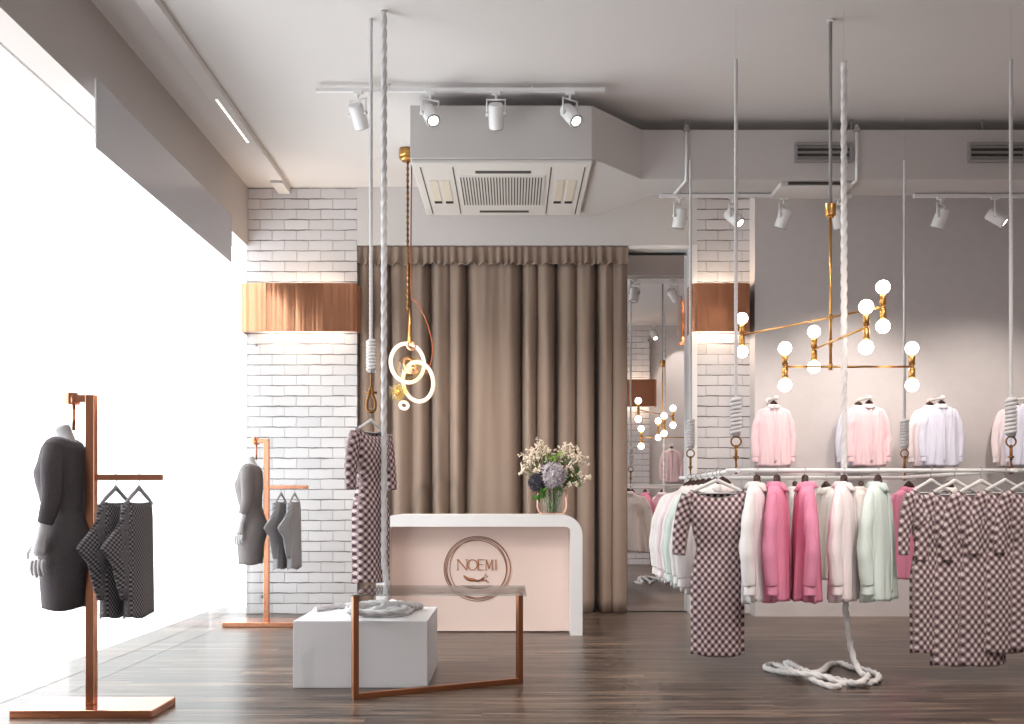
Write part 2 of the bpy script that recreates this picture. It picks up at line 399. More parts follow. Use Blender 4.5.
# glass display screen inside the shop window, two panes, glossy fascia above
GX = -2.43
def screen(y0, y1, label):
    t = thing('glass_screen', (GX, (y0 + y1) / 2, 0), label, 'glass screen', None)
    MB().box((GX - .006, y0, 0), (GX + .006, y1, 3.08)).build('pane', 'glass', t)
screen(5.5, 8.03, 'tall clear glass screen behind the front copper stand along the shop window')
screen(8.08, 9.27, 'tall clear glass screen next to the white brick, behind the far copper stand')
fa = tag(MB().box((-2.392, 5.73, 3.075), (-2.38, 8.5, 3.475)).build('fascia_panel', 'fascia', bevel=.004), 'long glossy grey panel hung over the glass below the window beam', 'panel')
for y in (6.2, 7.1, 8.0): MB().box((BX - .02, y - .03, 3.43), (-2.392, y + .03, 3.465)).build('bracket', 'greym', fa)

# ------------------------------------------------------------------ ceiling duct, air conditioner, vents
DT, DB = EYE + 2.83, EYE + 2.45
FY, BY, RY = 7.15, 7.62, 8.03
xl, xr, xc = (410 - VX) * FY / F, (592 - VX) * FY / F, (642 - VX) * BY / F
duct = MB().prism([(xl, FY), (xr, FY), (xc, BY), (XR, BY), (XR, RY), (1.12, RY), (.72, 8.6), (xl, 8.6)], 'z', DB, DT)
dt = tag(duct.build('trim_5', 'duct', bevel=.006), kind='structure')
b = MB()
for x, y in ((-.4, 7.4), (.3, 7.4), (1.32, 7.66), (2.6, 7.66), (3.6, 7.66), (5, 7.66), (-.4, 8.3), (.5, 8.3)): b.cyl((x, y, DT), (x, y, CEIL), .008, 6)
b.build('hanger_rod', 'greym', dt)
# cassette unit
zc = DB
t = thing('cassette_air_conditioner', (0, 7.85, zc), 'large square white air conditioner cassette with a central grille under the boxed duct', 'air conditioner')
cx0, cx1, cy0, cy1 = -.725, .575, 7.17, 8.47
MB().box((cx0, cy0, zc - .03), (cx1, cy1, zc)).build('panel', 'acw', t, bevel=.008)
g = MB().box((-.395, 7.44, zc - .037), (.245, 8.17, zc - .03)); gr = g.build('grille', 'acw', t)
b = MB(); 
for i in range(28):
    x = -.388 + .628 * i / 28; b.box((x, 7.46, zc - .0385), (x + .009, 8.15, zc - .036))
b.build('grille_slots', 'slot', gr)
for x0, x1 in ((-.625, -.565), (-.535, -.475), (.335, .395), (.425, .485)):
    f = MB().box((x0, 7.55, zc - .034), (x1, 8.12, zc - .03)).build('flap', 'flap', t)
    MB().box((x0, 8.06, zc - .0352), (x1, 8.12, zc - .033)).build('flap_gap', 'dark', f)
for y0, y1 in ((7.33, 7.38), (8.33, 8.38)):
    MB().box((-.27, y0, zc - .0335), (.14, y1, zc - .03)).build('louvre', 'slot', t)
for x in (-.665, -.43, .285, .53):
    MB().box((x - .004, 7.25, zc - .0325), (x + .004, 8.42, zc - .03)).build('seam', 'slot', t)
# second, flatter diffuser under the duct behind
t = thing('ceiling_diffuser', (2.33, 7.88, DB), 'flat white ceiling diffuser under the duct behind the chandelier pole', 'air diffuser')
MB().box((2.06, 7.68, DB - .035), (2.62, 8.0, DB)).build('panel', 'acw', t, bevel=.006)
MB().box((2.12, 7.668, DB - .022), (2.56, 7.68, DB - .004)).build('slot', 'slot', t)
# wall grilles
def vent(x0, x1, label):
    z0, z1 = P(0, 163, BY).z, P(0, 143, BY).z; a, c = (x0 - VX) * BY / F, (x1 - VX) * BY / F
    t = thing('air_grille', ((a + c) / 2, BY, z0), label, 'air vent', 'air grilles on the duct')
    MB().box((a + .02, BY - .006, z0 + .02), (c - .02, BY, z1 - .02)).build('backing', 'slot', t)
    b = MB(); w = .022
    b.box((a, BY - .025, z0), (c, BY, z0 + w)); b.box((a, BY - .025, z1 - w), (c, BY, z1)); b.box((a, BY - .025, z0 + w), (a + w, BY, z1 - w)); b.box((c - w, BY - .025, z0 + w), (c, BY, z1 - w))
    b.build('frame', 'greym', t, bevel=.003)
    for i in range(3):
        z = z0 + .035 + i * (z1 - z0 - .07) / 2
        MB().prism([(BY - .02, z - .008), (BY - .016, z - .010), (BY - .006, z + .010), (BY - .010, z + .012)], 'x', a + w, c - w).build('slat', 'greym', t)
vent(794, 852, 'grey slatted air grille on the duct above the chandelier, nearer the centre')
vent(967, 1026, 'grey slatted air grille on the duct at the right edge of the photo')
# conduits running down the duct to the tracks
def conduit(x, label, xb):
    X = (x - VX) * BY / F; Xb = (xb - VX) * 7.97 / F
    t = tag(MB().tube([(X, BY - .014, DT + .03), (X, BY - .014, DB - .012), (Xb, 7.93, DB - .012)], .013, 8).build('cable_conduit', 'whitem'), label, 'conduit', 'conduits down the duct')
    MB().box((X - .02, BY - .03, DT - .02), (X + .02, BY, DT + .01)).build('clip', 'greym', t)
conduit(686, 'thin white conduit down the duct right of the boxed air conditioner', 674)
conduit(856, 'thin white conduit down the duct beside the first grille', 838)

# long light channel on the ceiling beside the beam
t = thing('light_channel', (-2.11, 5.5, CEIL - .06), 'long narrow light channel along the ceiling beside the window beam', 'ceiling light')
MB().box((-2.17, 2.0, CEIL - .05), (-2.05, 8.95, CEIL)).build('housing', 'ceil', t, bevel=.004)
MB().box((-2.12, 7.15, CEIL - .053), (-2.105, 8.0, CEIL - .049)).build('diffuser', 'strip', t)
MB().box((-2.17, 8.98, CEIL - .065), (-2.06, YB - .002, CEIL)).build('end_box', 'acw', t, bevel=.004)

# ------------------------------------------------------------------ track lights
LIGHTS = []
def spot_light(name, loc, d, power, ang, blend=.6, col=(1, .9, .82), rad=.03):
    l = bpy.data.lights.new(name, 'SPOT'); l.energy = power; l.spot_size = R(ang); l.spot_blend = blend; l.color = col; l.shadow_soft_size = rad
    o = bpy.data.objects.new(name, l); C.objects.link(o); o.location = loc
    o.rotation_euler = Vector(d).to_track_quat('-Z', 'Y').to_euler(); return o
def track(x0, x1, y, z, label):
    t = thing('lighting_track', ((x0 + x1) / 2, y, z), label, 'lighting track', 'ceiling lighting tracks')
    MB().box((x0, y - .016, z), (x1, y + .016, z + .024)).build('rail', 'whitem', t)
    for x in (x0, x1): MB().box((x - .012, y - .018, z - .002), (x + .012, y + .018, z + .026)).build('end_cap', 'whitem', t)
    n = max(2, int((x1 - x0) / .8)); top = CEIL if y < 7.2 else DB
    for i in range(n):
        x = x0 + (x1 - x0) * (i + .5) / n
        MB().cyl((x, y, z + .024), (x, y, top), .006, 6).build('standoff', 'whitem', t)
    return t
def spot(x, y, z, aim, label, lit, on=None, group='track spotlights', length=.165, r=.052):
    """head hung from the track underside at (x,y,z), pointing along aim"""
    t = thing('track_spotlight', (x, y, z), label, 'spotlight', group)
    MB().box((x - .03, y - .014, z - .018), (x + .03, y + .014, z)).build('adapter', 'whitem', t)
    a = Vector(aim).normalized(); side = Vector((0, 0, 1)).cross(a)
    if side.length < .05: side = Vector((1, 0, 0))
    side.normalize()
    if abs(side.x) < .2: pass
    c = Vector((x, y, z - .155))
    b = MB(); w = r + .012
    top = Vector((x, y, z - .055))
    b.cyl((x, y, z - .018), top, .008, 8)
    pts = [c + side * w, Vector((c.x, c.y, top.z)) + side * w, Vector((c.x, c.y, top.z)) - side * w, c - side * w]
    b.tube(pts, .0075, 6); b.build('bracket', 'whitem', t)
    rr = MB(); o0 = c - a * length * .42; o1 = c + a * length * .58
    rr.tube([o0, o0 + a * .012, o0 + a * length * .5, o1 - a * .004, o1], [r * .86, r * .98, r, r, r * .96], 20)
    bd = rr.build('body', 'whitem', t)
    f = MB(); f.torus(o1, r * .82, r * .13, a, 20, 6); f.build('bezel', 'greym', bd)
    if lit is not None:
        MB().tube([o1 + a * .0005, o1 + a * .003], [r * .62, r * .5], 16).build('lens', 'lens' if lit else 'acw', bd)
    for q in (1, -1): MB().cyl(c + side * q * (r - .002), c + side * q * (w + .008), .014, 10).build('pivot', 'whitem', t)
    if on: spot_light('spot_beam', o1 + a * .015, a, *on)
    return t
TZ = EYE + 2.863; TY = 7.0
track((318 - VX) * .007, (603 - VX) * .007, TY, TZ, 'white lighting track on the ceiling in front of the boxed air conditioner')
def X7(px): return (px - VX) * TY / F
CURT = (30, 58)
spot(X7(358), TY, TZ, (.3, .75, -1), 'white track spotlight beside the two long ropes, turned away', None, (170, 64, 1), 'spotlights on the front track')
spot(X7(430), TY, TZ, (.30, -.62, -.72), 'lit white spotlight above the left end of the air conditioner', True, (60, 70), 'spotlights on the front track')
spot(X7(496), TY, TZ, (.02, .75, -1), 'white spotlight over the middle of the air conditioner, turned away', None, None, 'spotlights on the front track')
spot(X7(570), TY, TZ, (.42, -.55, -.72), 'lit white spotlight above the right end of the air conditioner', True, (60, 70), 'spotlights on the front track')
SZ, SY = DB - .03, 7.97
def X8(px): return (px - VX) * SY / F
track(X8(661), X8(850), SY, SZ, 'white lighting track below the duct in front of the brick pilaster')
track(X8(915), X8(1075), SY, SZ, 'white lighting track below the duct at the right edge of the photo')
WON = (66, 98, 1)
spot(X8(680), SY, SZ, (-.15, .25, -1), 'white spotlight beside the conduit, left of the brick pilaster', None, (18, 60), 'spotlights on the rear tracks', .15, .05)
spot(X8(733), SY, SZ, (.55, -.45, -.7), 'lit white spotlight crossing the front rope before the brick', True, (35, 75), 'spotlights on the rear tracks', .15, .05)
spot(X8(784), SY, SZ, (-.30, .36, -1), 'white spotlight before the grey wall, left of the chandelier pole', None, WON, 'spotlights on the rear tracks', .15, .05)
spot(X8(838), SY, SZ, (.34, .36, -1), 'white spotlight behind the copper joint of the chandelier pole', None, WON, 'spotlights on the rear tracks', .15, .05)
spot(X8(941), SY, SZ, (-.3, .36, -1), 'white spotlight second from the right edge, aimed at the wall', None, WON, 'spotlights on the rear tracks', .15, .05)
spot(X8(995), SY, SZ, (.75, -.35, -.6), 'lit white spotlight by the right edge of the photo', True, (35, 75), 'spotlights on the rear tracks', .15, .05)
spot(X8(1060), SY, SZ, (-.1, .36, -1), 'white spotlight just past the right edge of the photo', None, WON, 'spotlights on the rear tracks', .15, .05)
# track by the street side, in the mirror
MY = 1.75
track(1.0, 4.4, MY + .9, TZ, 'white lighting track near the street side, seen in the mirror')
for i, x in enumerate((1.85, 2.3, 2.75)):
    spot(x, MY + .9, TZ, ((-.2, .3, .1)[i], (.6, .7, -.5)[i], -.9), ('white spotlight in the mirror next to the curtain edge', 'lit white spotlight in the middle of the mirror', 'white spotlight in the mirror by the brick pilaster')[i], i != 0, (80, 80), 'spotlights on the street track')

# ------------------------------------------------------------------ copper wall lamps
def sconce(x0, x1, y0, y1, z0, z1, label, ry=.05, wall=1, power=14):
    t = thing('copper_wall_lamp', ((x0 + x1) / 2, y1, z0), label, 'wall lamp', 'copper wall lamps')
    n = 6; prof = []
    # U-shaped sheet: from the wall along one side, round the corners, across the front
    s = -1 if wall == 1 else 1
    pts = [(x0, y1)]
    for k in range(n + 1):
        a = PI / 2 * k / n; pts.append((x0 + ry - ry * math.cos(a), y0 + s * -1 * (ry - ry * math.sin(a))))
    for k in range(n + 1):
        a = PI / 2 * k / n; pts.append((x1 - ry + ry * math.sin(a), y0 + s * -1 * (ry - ry * math.cos(a))))
    pts.append((x1, y1))
    m = MB(); rings = [[(x, y, z) for x, y in pts] for z in (z0, z1)]
    m.loft(rings, False, False, closed=False); sh = m.build('shade', 'copperb', t, solid=.006); q = sh.modifiers.new('split', 'EDGE_SPLIT'); q.split_angle = R(40)
    cy = y1 + s * .09
    MB().box((x0 + .12, y1 + s * .03, (z0 + z1) / 2 - .03), (x1 - .12, y1, (z0 + z1) / 2 + .03)).build('back_plate', 'whitem', t)
    MB().cyl((x0 + .14, cy, (z0 + z1) / 2), (x1 - .14, cy, (z0 + z1) / 2), .016, 10).build('light_tube', 'ledw', t)
    for up in (1, -1):
        l = bpy.data.lights.new('lamp_glow', 'AREA'); l.shape = 'RECTANGLE'; l.size = (x1 - x0) * .7; l.size_y = .05; l.energy = power; l.color = (1, .80, .62)
        o = bpy.data.objects.new('lamp_glow', l); C.objects.link(o); o.location = ((x0 + x1) / 2, cy, (z0 + z1) / 2 + up * .12)
        o.rotation_euler = (PI if up == 1 else 0, 0, 0)
z0, z1 = P(0, 331.5, 9.05).z, P(0, 283, 9.05).z
sconce((240.5 - VX) * 9.05e-3, (357 - VX) * 9.05e-3, 9.05, YB, z0, z1, 'wide copper wall lamp on the white brick beside the shop window', power=2.4)
sconce((692 - VX) * 9.05e-3, (751 - VX) * 9.05e-3, 9.05, YB, z0, z1, 'narrower copper wall lamp on the brick pilaster right of the mirror', power=1.8)
sconce(1.76, 2.35, 2.68, 2.4, z0, z1, 'copper wall lamp on the street-side column, seen in the mirror', wall=-1, power=2.5)

# ------------------------------------------------------------------ curtain, mirror
def curtain():
    Y0 = 9.42
    t = thing('curtain', (-.17, Y0, 0), 'floor-length taupe curtain with a gathered ruffled top behind the counter', 'curtain')
    val = [359.5, 374, 390, 411, 430, 450, 466, 494, 522, 537, 556, 576, 597, 612, 626.5]
    dep = [.04, .06, .26, .10, .36, .11, .34, .0, .38, .12, .34, .12, .38, .06, .05]
    vx = [(v - VX) * Y0 / F for v in val]
    xs = [(i, k / 14) for i in range(len(vx) - 1) for k in range(14)] + [(len(vx) - 2, 1.0)]
    rows = []
    for j in range(29):
        z = lerp(3.30, .008, (j / 28) ** 1.1); row = []; low = (3.3 - z) / 3.3
        amp = .55 + .45 * min(1, low * 4)
        for i, u in xs:
            x = lerp(vx[i], vx[i + 1], u); w = vx[i + 1] - vx[i]
            x += .014 * math.sin(z * 1.5 + i * 1.7) * low * math.sin(PI * min(1, max(0, (x + 1.43) / 2.5)))
            d_ = lerp(dep[i], dep[i + 1], u * u * (3 - 2 * u)); bump = math.sin(PI * u) ** .42
            hi_ = min(dep[i], dep[i + 1]) + abs(dep[i] - dep[i + 1]) * .5
            y = 9.345 + amp * (d_ * (1 - bump) + .012 * math.sin(x * 17 + z * .8 + i)) - .02 * math.sin(PI * u) * min(1, w / .3) * amp
            y += .006 * math.sin(x * 70 + 3 * math.sin(x * 7)) * max(0, 1 - low * 3)
            row.append((x, min(y, 9.755), z))
        rows.append(row)
    m = MB(); m.loft(rows, closed=False); m.build('drape', 'curtain', t, solid=.006)
    rows = []; N = 420
    for j in range(12):
        u = j / 11; z = lerp(3.425, 3.258, u); row = []
        for i in range(N + 1):
            x = lerp(vx[0] - .004, vx[-1] + .006, i / N)
            g1 = math.sin(x * 82 + 2.2 * math.sin(x * 9.3)); g2 = math.sin(x * 41 + 1.7 * math.sin(x * 6.1 + 1))
            k = .35 + .65 * u; flare = .016 * max(0, (u - .80) / .20)
            row.append((x, 9.325 - .017 * g1 * k - .010 * g2 * k - flare - (.006 if .72 < u < .8 else 0), z + (.009 * g2 + .005 * g1) * max(0, (u - .6) / .4)))
        rows.append(row)
    MB().loft(rows, closed=False).build('ruffled_heading', 'curtain', t, solid=.005)
    MB().box((-1.43, 9.40, 3.395), (1.08, 9.43, 3.425)).build('curtain_rail', 'greym', t)
curtain()
t = thing('wall_mirror', (1.36, 9.47, 0), 'tall mirror between the taupe curtain and the brick pilaster', 'mirror')
MB().box((1.09, 9.45, .012), (1.655, 9.475, 3.37)).build('mirror_glass', 'mirror', t)
MB().box((1.085, 9.475, 0), (1.655, 9.52, 3.38)).build('backing', 'greym', t)

# ------------------------------------------------------------------ counter
def counter():
    x0, x1 = (376 - VX) * 7.8e-3, (582.5 - VX) * 7.8e-3; h = EYE - .0138 * 7.8; fy, by = 7.8, 8.42; th = .093; r = .16; ri = .04
    t = thing('reception_counter', ((x0 + x1) / 2, 8.1, 0), 'white reception counter with rounded corners and a blush pink front', 'counter')
    out = [(x0, 0), (x0, h - r)]
    n = 10
    for k in range(n + 1): a = PI / 2 * k / n; out.append((x0 + r - r * math.cos(a), h - r + r * math.sin(a)))
    for k in range(n + 1): a = PI / 2 * k / n; out.append((x1 - r + r * math.sin(a), h - r + r * math.cos(a)))
    out += [(x1, 0)]
    X0, X1, H = x0 + th, x1 - th, h - th
    inn = [(X0, 0), (X0, H - ri)]
    for k in range(n + 1): a = PI / 2 * k / n; inn.append((X0 + ri - ri * math.cos(a), H - ri + ri * math.sin(a)))
    for k in range(n + 1): a = PI / 2 * k / n; inn.append((X1 - ri + ri * math.sin(a), H - ri + ri * math.cos(a)))
    inn += [(X1, 0)]
    N = len(out); m = MB()
    vs = [(x, fy, z) for x, z in out] + [(x, fy, z) for x, z in inn] + [(x, by, z) for x, z in out] + [(x, by, z) for x, z in inn]
    fs = []
    for i in range(N - 1):
        fs += [(i, i + 1, N + i + 1, N + i), (2 * N + i + 1, 2 * N + i, 3 * N + i, 3 * N + i + 1)]
    m.add(vs, fs)
    m.add(vs, [(i + 1, i, 2 * N + i, 2 * N + i + 1) for i in range(N - 1)] + [(N + i, N + i + 1, 3 * N + i + 1, 3 * N + i) for i in range(N - 1)] +
          [(0, N, 3 * N, 2 * N), (2 * N - 1, N - 1, 3 * N - 1, 4 * N - 1)], False)
    m.build('carcass', 'white', t)
    py = 8.0
    pn = MB().box((X0 + .002, py, .010), (X1 - .002, py + .03, H - .002)).build('front_panel', 'pink', t); pn['label'] = 'blush pink front panel'
    MB().box((X0 + .002, py + .08, 0), (X1 - .002, py + .1, .009)).build('toe_kick', 'dark', t)
    # emblem: crossing thin rings, lettering and a feather spray in copper
    def q(x, y): return Vector(((x - VX) * py / F, py - .004, EYE - (y - VY) * py / F))
    lg = MB(); c = q(477.3, 568.6)
    for cx, cy, rx, rz, rr in ((0, 0, .266, .258, .0032), (.004, .002, .258, .246, .0026), (-.006, -.004, .238, .230, .0032), (.008, .002, .229, .236, .0028)):
        lg.tube([c + Vector((cx + rx * math.cos(2 * PI * k / 72), 0, cy + rz * math.sin(2 * PI * k / 72))) for k in range(72)], rr, 6, closed=True)
    logo = lg.build('emblem_rings', 'copperd', t); logo['label'] = 'thin crossing copper rings around the name'
    def strokes(mb, segs, ox, oz, w, h):
        for (a0, b0, a1, b1, tk) in segs:
            A = Vector((ox + a0 * w, oz + b0 * h)); B = Vector((ox + a1 * w, oz + b1 * h)); d = (B - A); 
            n_ = Vector((-d.y, d.x)).normalized() * tk / 2
            mb.prism([tuple(A + n_), tuple(A - n_), tuple(B - n_), tuple(B + n_)], 'y', py - .006, py + .001)
    K, k_ = .0105, .0055
    hgt = .082; z0 = EYE - .0689 * py
    letters = []
    def col(x): return (x - VX) * py / F
    letters.append(('N', col(457.8), .072, [(0, 0, 0, 1, k_), (0, 1, 1, 0, K), (1, 0, 1, 1, k_), (-.12, 1, .12, 1, k_ * .8), (.86, 1, 1.14, 1, k_ * .8), (-.12, 0, .14, 0, k_ * .8)]))
    letters.append(('O', col(467.6), .078, [(.5 + .5 * math.cos(2 * PI * k / 24), .5 + .5 * math.sin(2 * PI * k / 24), .5 + .5 * math.cos(2 * PI * (k + 1) / 24), .5 + .5 * math.sin(2 * PI * (k + 1) / 24), k_ + (K - k_) * abs(math.cos(2 * PI * (k + .5) / 24))) for k in range(24)]))
    letters.append(('E', col(478.3), .048, [(0, 0, 0, 1, K), (0, 1, 1, 1, k_), (0, .53, .8, .53, k_), (0, 0, 1, 0, k_), (-.14, 1, 0, 1, k_), (-.14, 0, 0, 0, k_)]))
    letters.append(('M', col(485.4), .060, [(.06, 0, .12, 1, k_), (.12, 1, .5, .12, K), (.5, .12, .88, 1, k_), (.88, 1, .96, 0, K), (-.06, 0, .18, 0, k_ * .8), (.84, 0, 1.1, 0, k_ * .8)]))
    letters.append(('I', col(494.6), .02, [(.5, 0, .5, 1, K)]))
    for nm, ox, w, sg in letters:
        mb = MB(); strokes(mb, sg, ox, z0, w, hgt); mb.build('letter', 'copperd', logo)
    f = MB()
    spine = cat([q(463.5, 575.5), q(468, 579), q(474, 580), q(480, 582)], 8)
    f.tube(spine, [.001 + .013 * math.sin(PI * min(1, i / len(spine) * 1.05 + .03)) ** .8 for i in range(len(spine))], 8, flat=.25)
    for k in range(9):
        a = q(480 - k * .3, 581.5 - k * .2); e = q(483 + rnd.random() * 8, 574.5 + k * .95)
        mid = (a + e) / 2 + Vector((0, 0, .01 * (rnd.random() - .3)))
        f.tube(cat([a, mid, e], 5), [.0022] * 10 + [.0006], 5, flat=.5)
        if k % 2 == 0: f.sphere(e, .006, 6, 4, (1, .4, 1))
    for k in range(7):
        a = spine[4 + 3 * k if 4 + 3 * k < len(spine) else -1]; f.tube([a, a + Vector((.02, 0, -.012 - .006 * rnd.random()))], [.002, .0005], 5, flat=.5)
    f.build('feather', 'copperd', logo)
    return h
CH = counter()

# ------------------------------------------------------------------ flowers in a wire vase
def bouquet():
    bx, by = (552 - VX) * 8.1e-3, 8.1; z = CH
    S = 8.1e-3
    v = thing('wire_vase', (bx, by, z), 'open square vase of rose gold wire with a slim glass tube on the counter', 'vase')
    w, h = .118, .205
    b = MB()
    for dy in (-.055, .055):
        pts = [(bx - w * .96, by + dy, z + h), (bx - w, by + dy, z + .06), (bx - w + .012, by + dy, z + .022), (bx - w + .035, by + dy, z + .006), (bx + w - .035, by + dy, z + .006), (bx + w - .012, by + dy, z + .022), (bx + w, by + dy, z + .06), (bx + w * .96, by + dy, z + h)]
        b.tube(pts, .006, 8)
    for sx in (-1, 1):
        b.cyl((bx + sx * w * .96, by - .055, z + h), (bx + sx * w * .96, by + .055, z + h), .005, 8); b.cyl((bx + sx * w * .8, by - .055, z + .006), (bx + sx * w * .8, by + .055, z + .006), .005, 8)
    b.build('wire_frame', 'rosew', v)
    g = MB(); g.tube([(bx, by, z + .012), (bx, by, z + .19)], [.08, .085], 24, caps=False); g.add([], []); g.tube([(bx, by, z + .008), (bx, by, z + .014)], .08, 24)
    g.build('glass_tube', 'glass', v)
    def stem(mb, top, base, r=.004):
        mid = (Vector(top) + Vector(base)) / 2 + Vector(((base[0] - bx) * .3, 0, .0)); mb.tube(cat([base, mid, top], 5), r, 5)
    def base(): 
        a = rnd.random() * 2 * PI; q = .045 * math.sqrt(rnd.random()); return Vector((bx + q * math.cos(a), by + q * math.sin(a), z + .022))
    def head(name, x, y, dy, r, mat, label, cat_, n, pr):
        c = Vector(((x - VX) * S, by + dy, EYE - (y - VY) * S)); t = thing(name, (c.x, c.y, c.z - r), label, cat_)
        m = MB()
        for i in range(n):
            u = 1 - 2 * (i + .5) / n; a = i * 2.39996; q = math.sqrt(1 - u * u)
            d = Vector((q * math.cos(a), q * math.sin(a), u)); p = c + d * r * (.78 + .30 * rnd.random())
            tx = d.orthogonal().normalized(); ty = d.cross(tx); rot = rnd.random() * PI
            for k in range(4):
                an = rot + k * PI / 2; e = tx * math.cos(an) + ty * math.sin(an); f_ = d.cross(e)
                m.add([p, p + e * pr * .55 + f_ * pr * .42 + d * pr * .15, p + e * pr + d * pr * (.1 + .9 * rnd.random()), p + e * pr * .55 - f_ * pr * .42 + d * pr * .15], [(0, 1, 2, 3)], False)
        m.sphere(c, r * .78, 12, 8); m.build('flower_head', mat, t)
        s = MB(); stem(s, c - Vector((0, 0, r * .7)), base(), .005); s.build('stem', 'stem', t)
    head('hydrangea', 553, 475.5, -.05, .092, 'hydr', 'round lilac-grey hydrangea head at the centre of the bouquet', 'flower', 260, .026)
    head('globe_flower', 537, 482.5, -.05, .062, 'thist', 'dark slate globe flower at the lower left of the bouquet', 'flower', 230, .018)
    def spray(x, y, dy, sp, n, label, mat='bloss', pr=.010):
        c = Vector(((x - VX) * S, by + dy, EYE - (y - VY) * S)); t = thing('blossom_spray', (c.x, c.y, c.z - sp), label, 'flower', 'cream blossom sprays in the vase')
        m = MB(); s = MB(); root = Vector((lerp(bx, c.x, .45), by + dy * .5, z + .23)); stem(s, root, base(), .003)
        for i in range(n):
            p = c + Vector((rnd.gauss(0, sp * .6), rnd.gauss(0, sp * .4), rnd.gauss(0, sp * .55)))
            for k in range(3): m.sphere(p + Vector((rnd.uniform(-1, 1), rnd.uniform(-1, 1), rnd.uniform(-1, 1))) * pr, pr * rnd.uniform(.5, .9), 5, 4)
            if i % 2 == 0: s.tube(cat([root, (root + p) / 2 + Vector((0, 0, .02)), p], 3), .0015, 3)
        tag(m.build('blossoms', mat, t), kind='stuff'); s.build('stem', 'stem', t)
    for a in ((531, 458, 0, .062, 84, 'cream blossom spray at the upper left of the bouquet'), (543, 452, .03, .062, 84, 'cream blossom spray rising left of the lime leaves'),
              (567, 452, .02, .058, 84, 'cream blossom spray rising right of the lime leaves'), (578, 459, 0, .055, 84, 'cream blossom spray at the upper right of the bouquet'),
              (570, 468, -.05, .04, 26, 'cream blossom spray just right of the hydrangea'), (580, 477, -.02, .045, 28, 'loose blossom spray at the lower right of the bouquet'),
              (524, 470, -.03, .035, 18, 'small cream blossom spray at the far left of the bouquet'), (537, 470, -.05, .03, 16, 'small cream blossom spray above the dark globe flower'),
              (588, 477, 0, .026, 9, 'tiny blossom spray sticking out at the far right'), (571, 484, -.05, .03, 16, 'cream blossom spray low beside the vase rim')): spray(*a)
    def leaves(x, y, dy, n, sp, mat, label, ln=.06):
        c = Vector(((x - VX) * S, by + dy, EYE - (y - VY) * S)); t = thing('leaf_sprig', (c.x, c.y, c.z - sp), label, 'leaves', 'leaf sprigs in the vase')
        m = MB(); s = MB(); root = Vector((lerp(bx, c.x, .5), by + dy * .5, z + .21)); stem(s, root, base(), .003)
        for i in range(n):
            p = c + Vector((rnd.gauss(0, sp), rnd.gauss(0, sp * .5), rnd.gauss(0, sp * .8)))
            d = Vector((rnd.uniform(-1, 1), rnd.uniform(-.8, .4), rnd.uniform(-.7, 1))).normalized(); w = d.orthogonal().normalized(); w = (w * math.cos(i) + d.cross(w) * math.sin(i)); k = d.cross(w)
            rows = []
            for j in range(6):
                u = j / 5; hw = ln * .27 * math.sin(PI * min(.97, u * .93 + .06)); q = p + d * ln * u + k * .012 * math.sin(PI * u)
                rows.append([q - w * hw + k * hw * .3, q, q + w * hw + k * hw * .3])
            m.loft(rows, closed=False)
            s.tube([root, (root + p) / 2 + Vector((0, 0, .01)), p], .0016, 3)
        m.build('leaves', mat, t); s.build('stem', 'stem', t)
    leaves(555, 459, -.01, 16, .03, 'limeleaf', 'bright lime leaf sprig at the top centre of the bouquet', .05)
    leaves(543, 494, -.06, 6, .018, 'leaf', 'broad green leaves hanging over the left of the vase', .085)
    leaves(572, 478, 0, 13, .035, 'leaf', 'dark green leaf sprig right of the hydrangea', .055)
    leaves(556, 489, -.03, 9, .035, 'leaf', 'dark green leaf sprig under the hydrangea', .05)
bouquet()

# ------------------------------------------------------------------ copper stands
def stand(label):
    t = thing('copper_stand', (0, 0, 0), label, 'clothes stand', 'copper clothes stands')
    MB().box((-.335, -.15, 0), (.355, .19, .04)).build('base_plate', 'copper', t, bevel=.004)
    MB().box((-.0225, -.0225, .04), (.0225, .0225, 1.576)).build('post', 'copper', t, bevel=.003)
    MB().box((-.105, -.018, 1.54), (-.0225, .018, 1.576)).build('top_arm', 'copper', t, bevel=.002)
    k = MB(); k.cyl((-.098, 0, 1.528), (-.098, 0, 1.588), .03, 16); k.box((-.085, -.012, 1.528), (-.06, .012, 1.541)); k.build('clamp_knob', 'copper', t, bevel=.004)
    MB().cyl((-.088, 0, 1.40), (-.088, 0, 1.535), .008, 10).build('neck_rod', 'copper', t)
    MB().box((.0225, -.014, 1.153), (.352, .014, 1.182)).build('side_bar', 'copper', t, bevel=.002)
    return t
st1 = stand('copper stand nearest the camera by the shop window'); SX, S1, S2 = -2.09, 4.97, 8.46
st1.location = (SX, S1, 0)
st2 = dup(st1, (-2.075, S2, 0), 0, 'copper stand in front of the white brick, far one of the two')

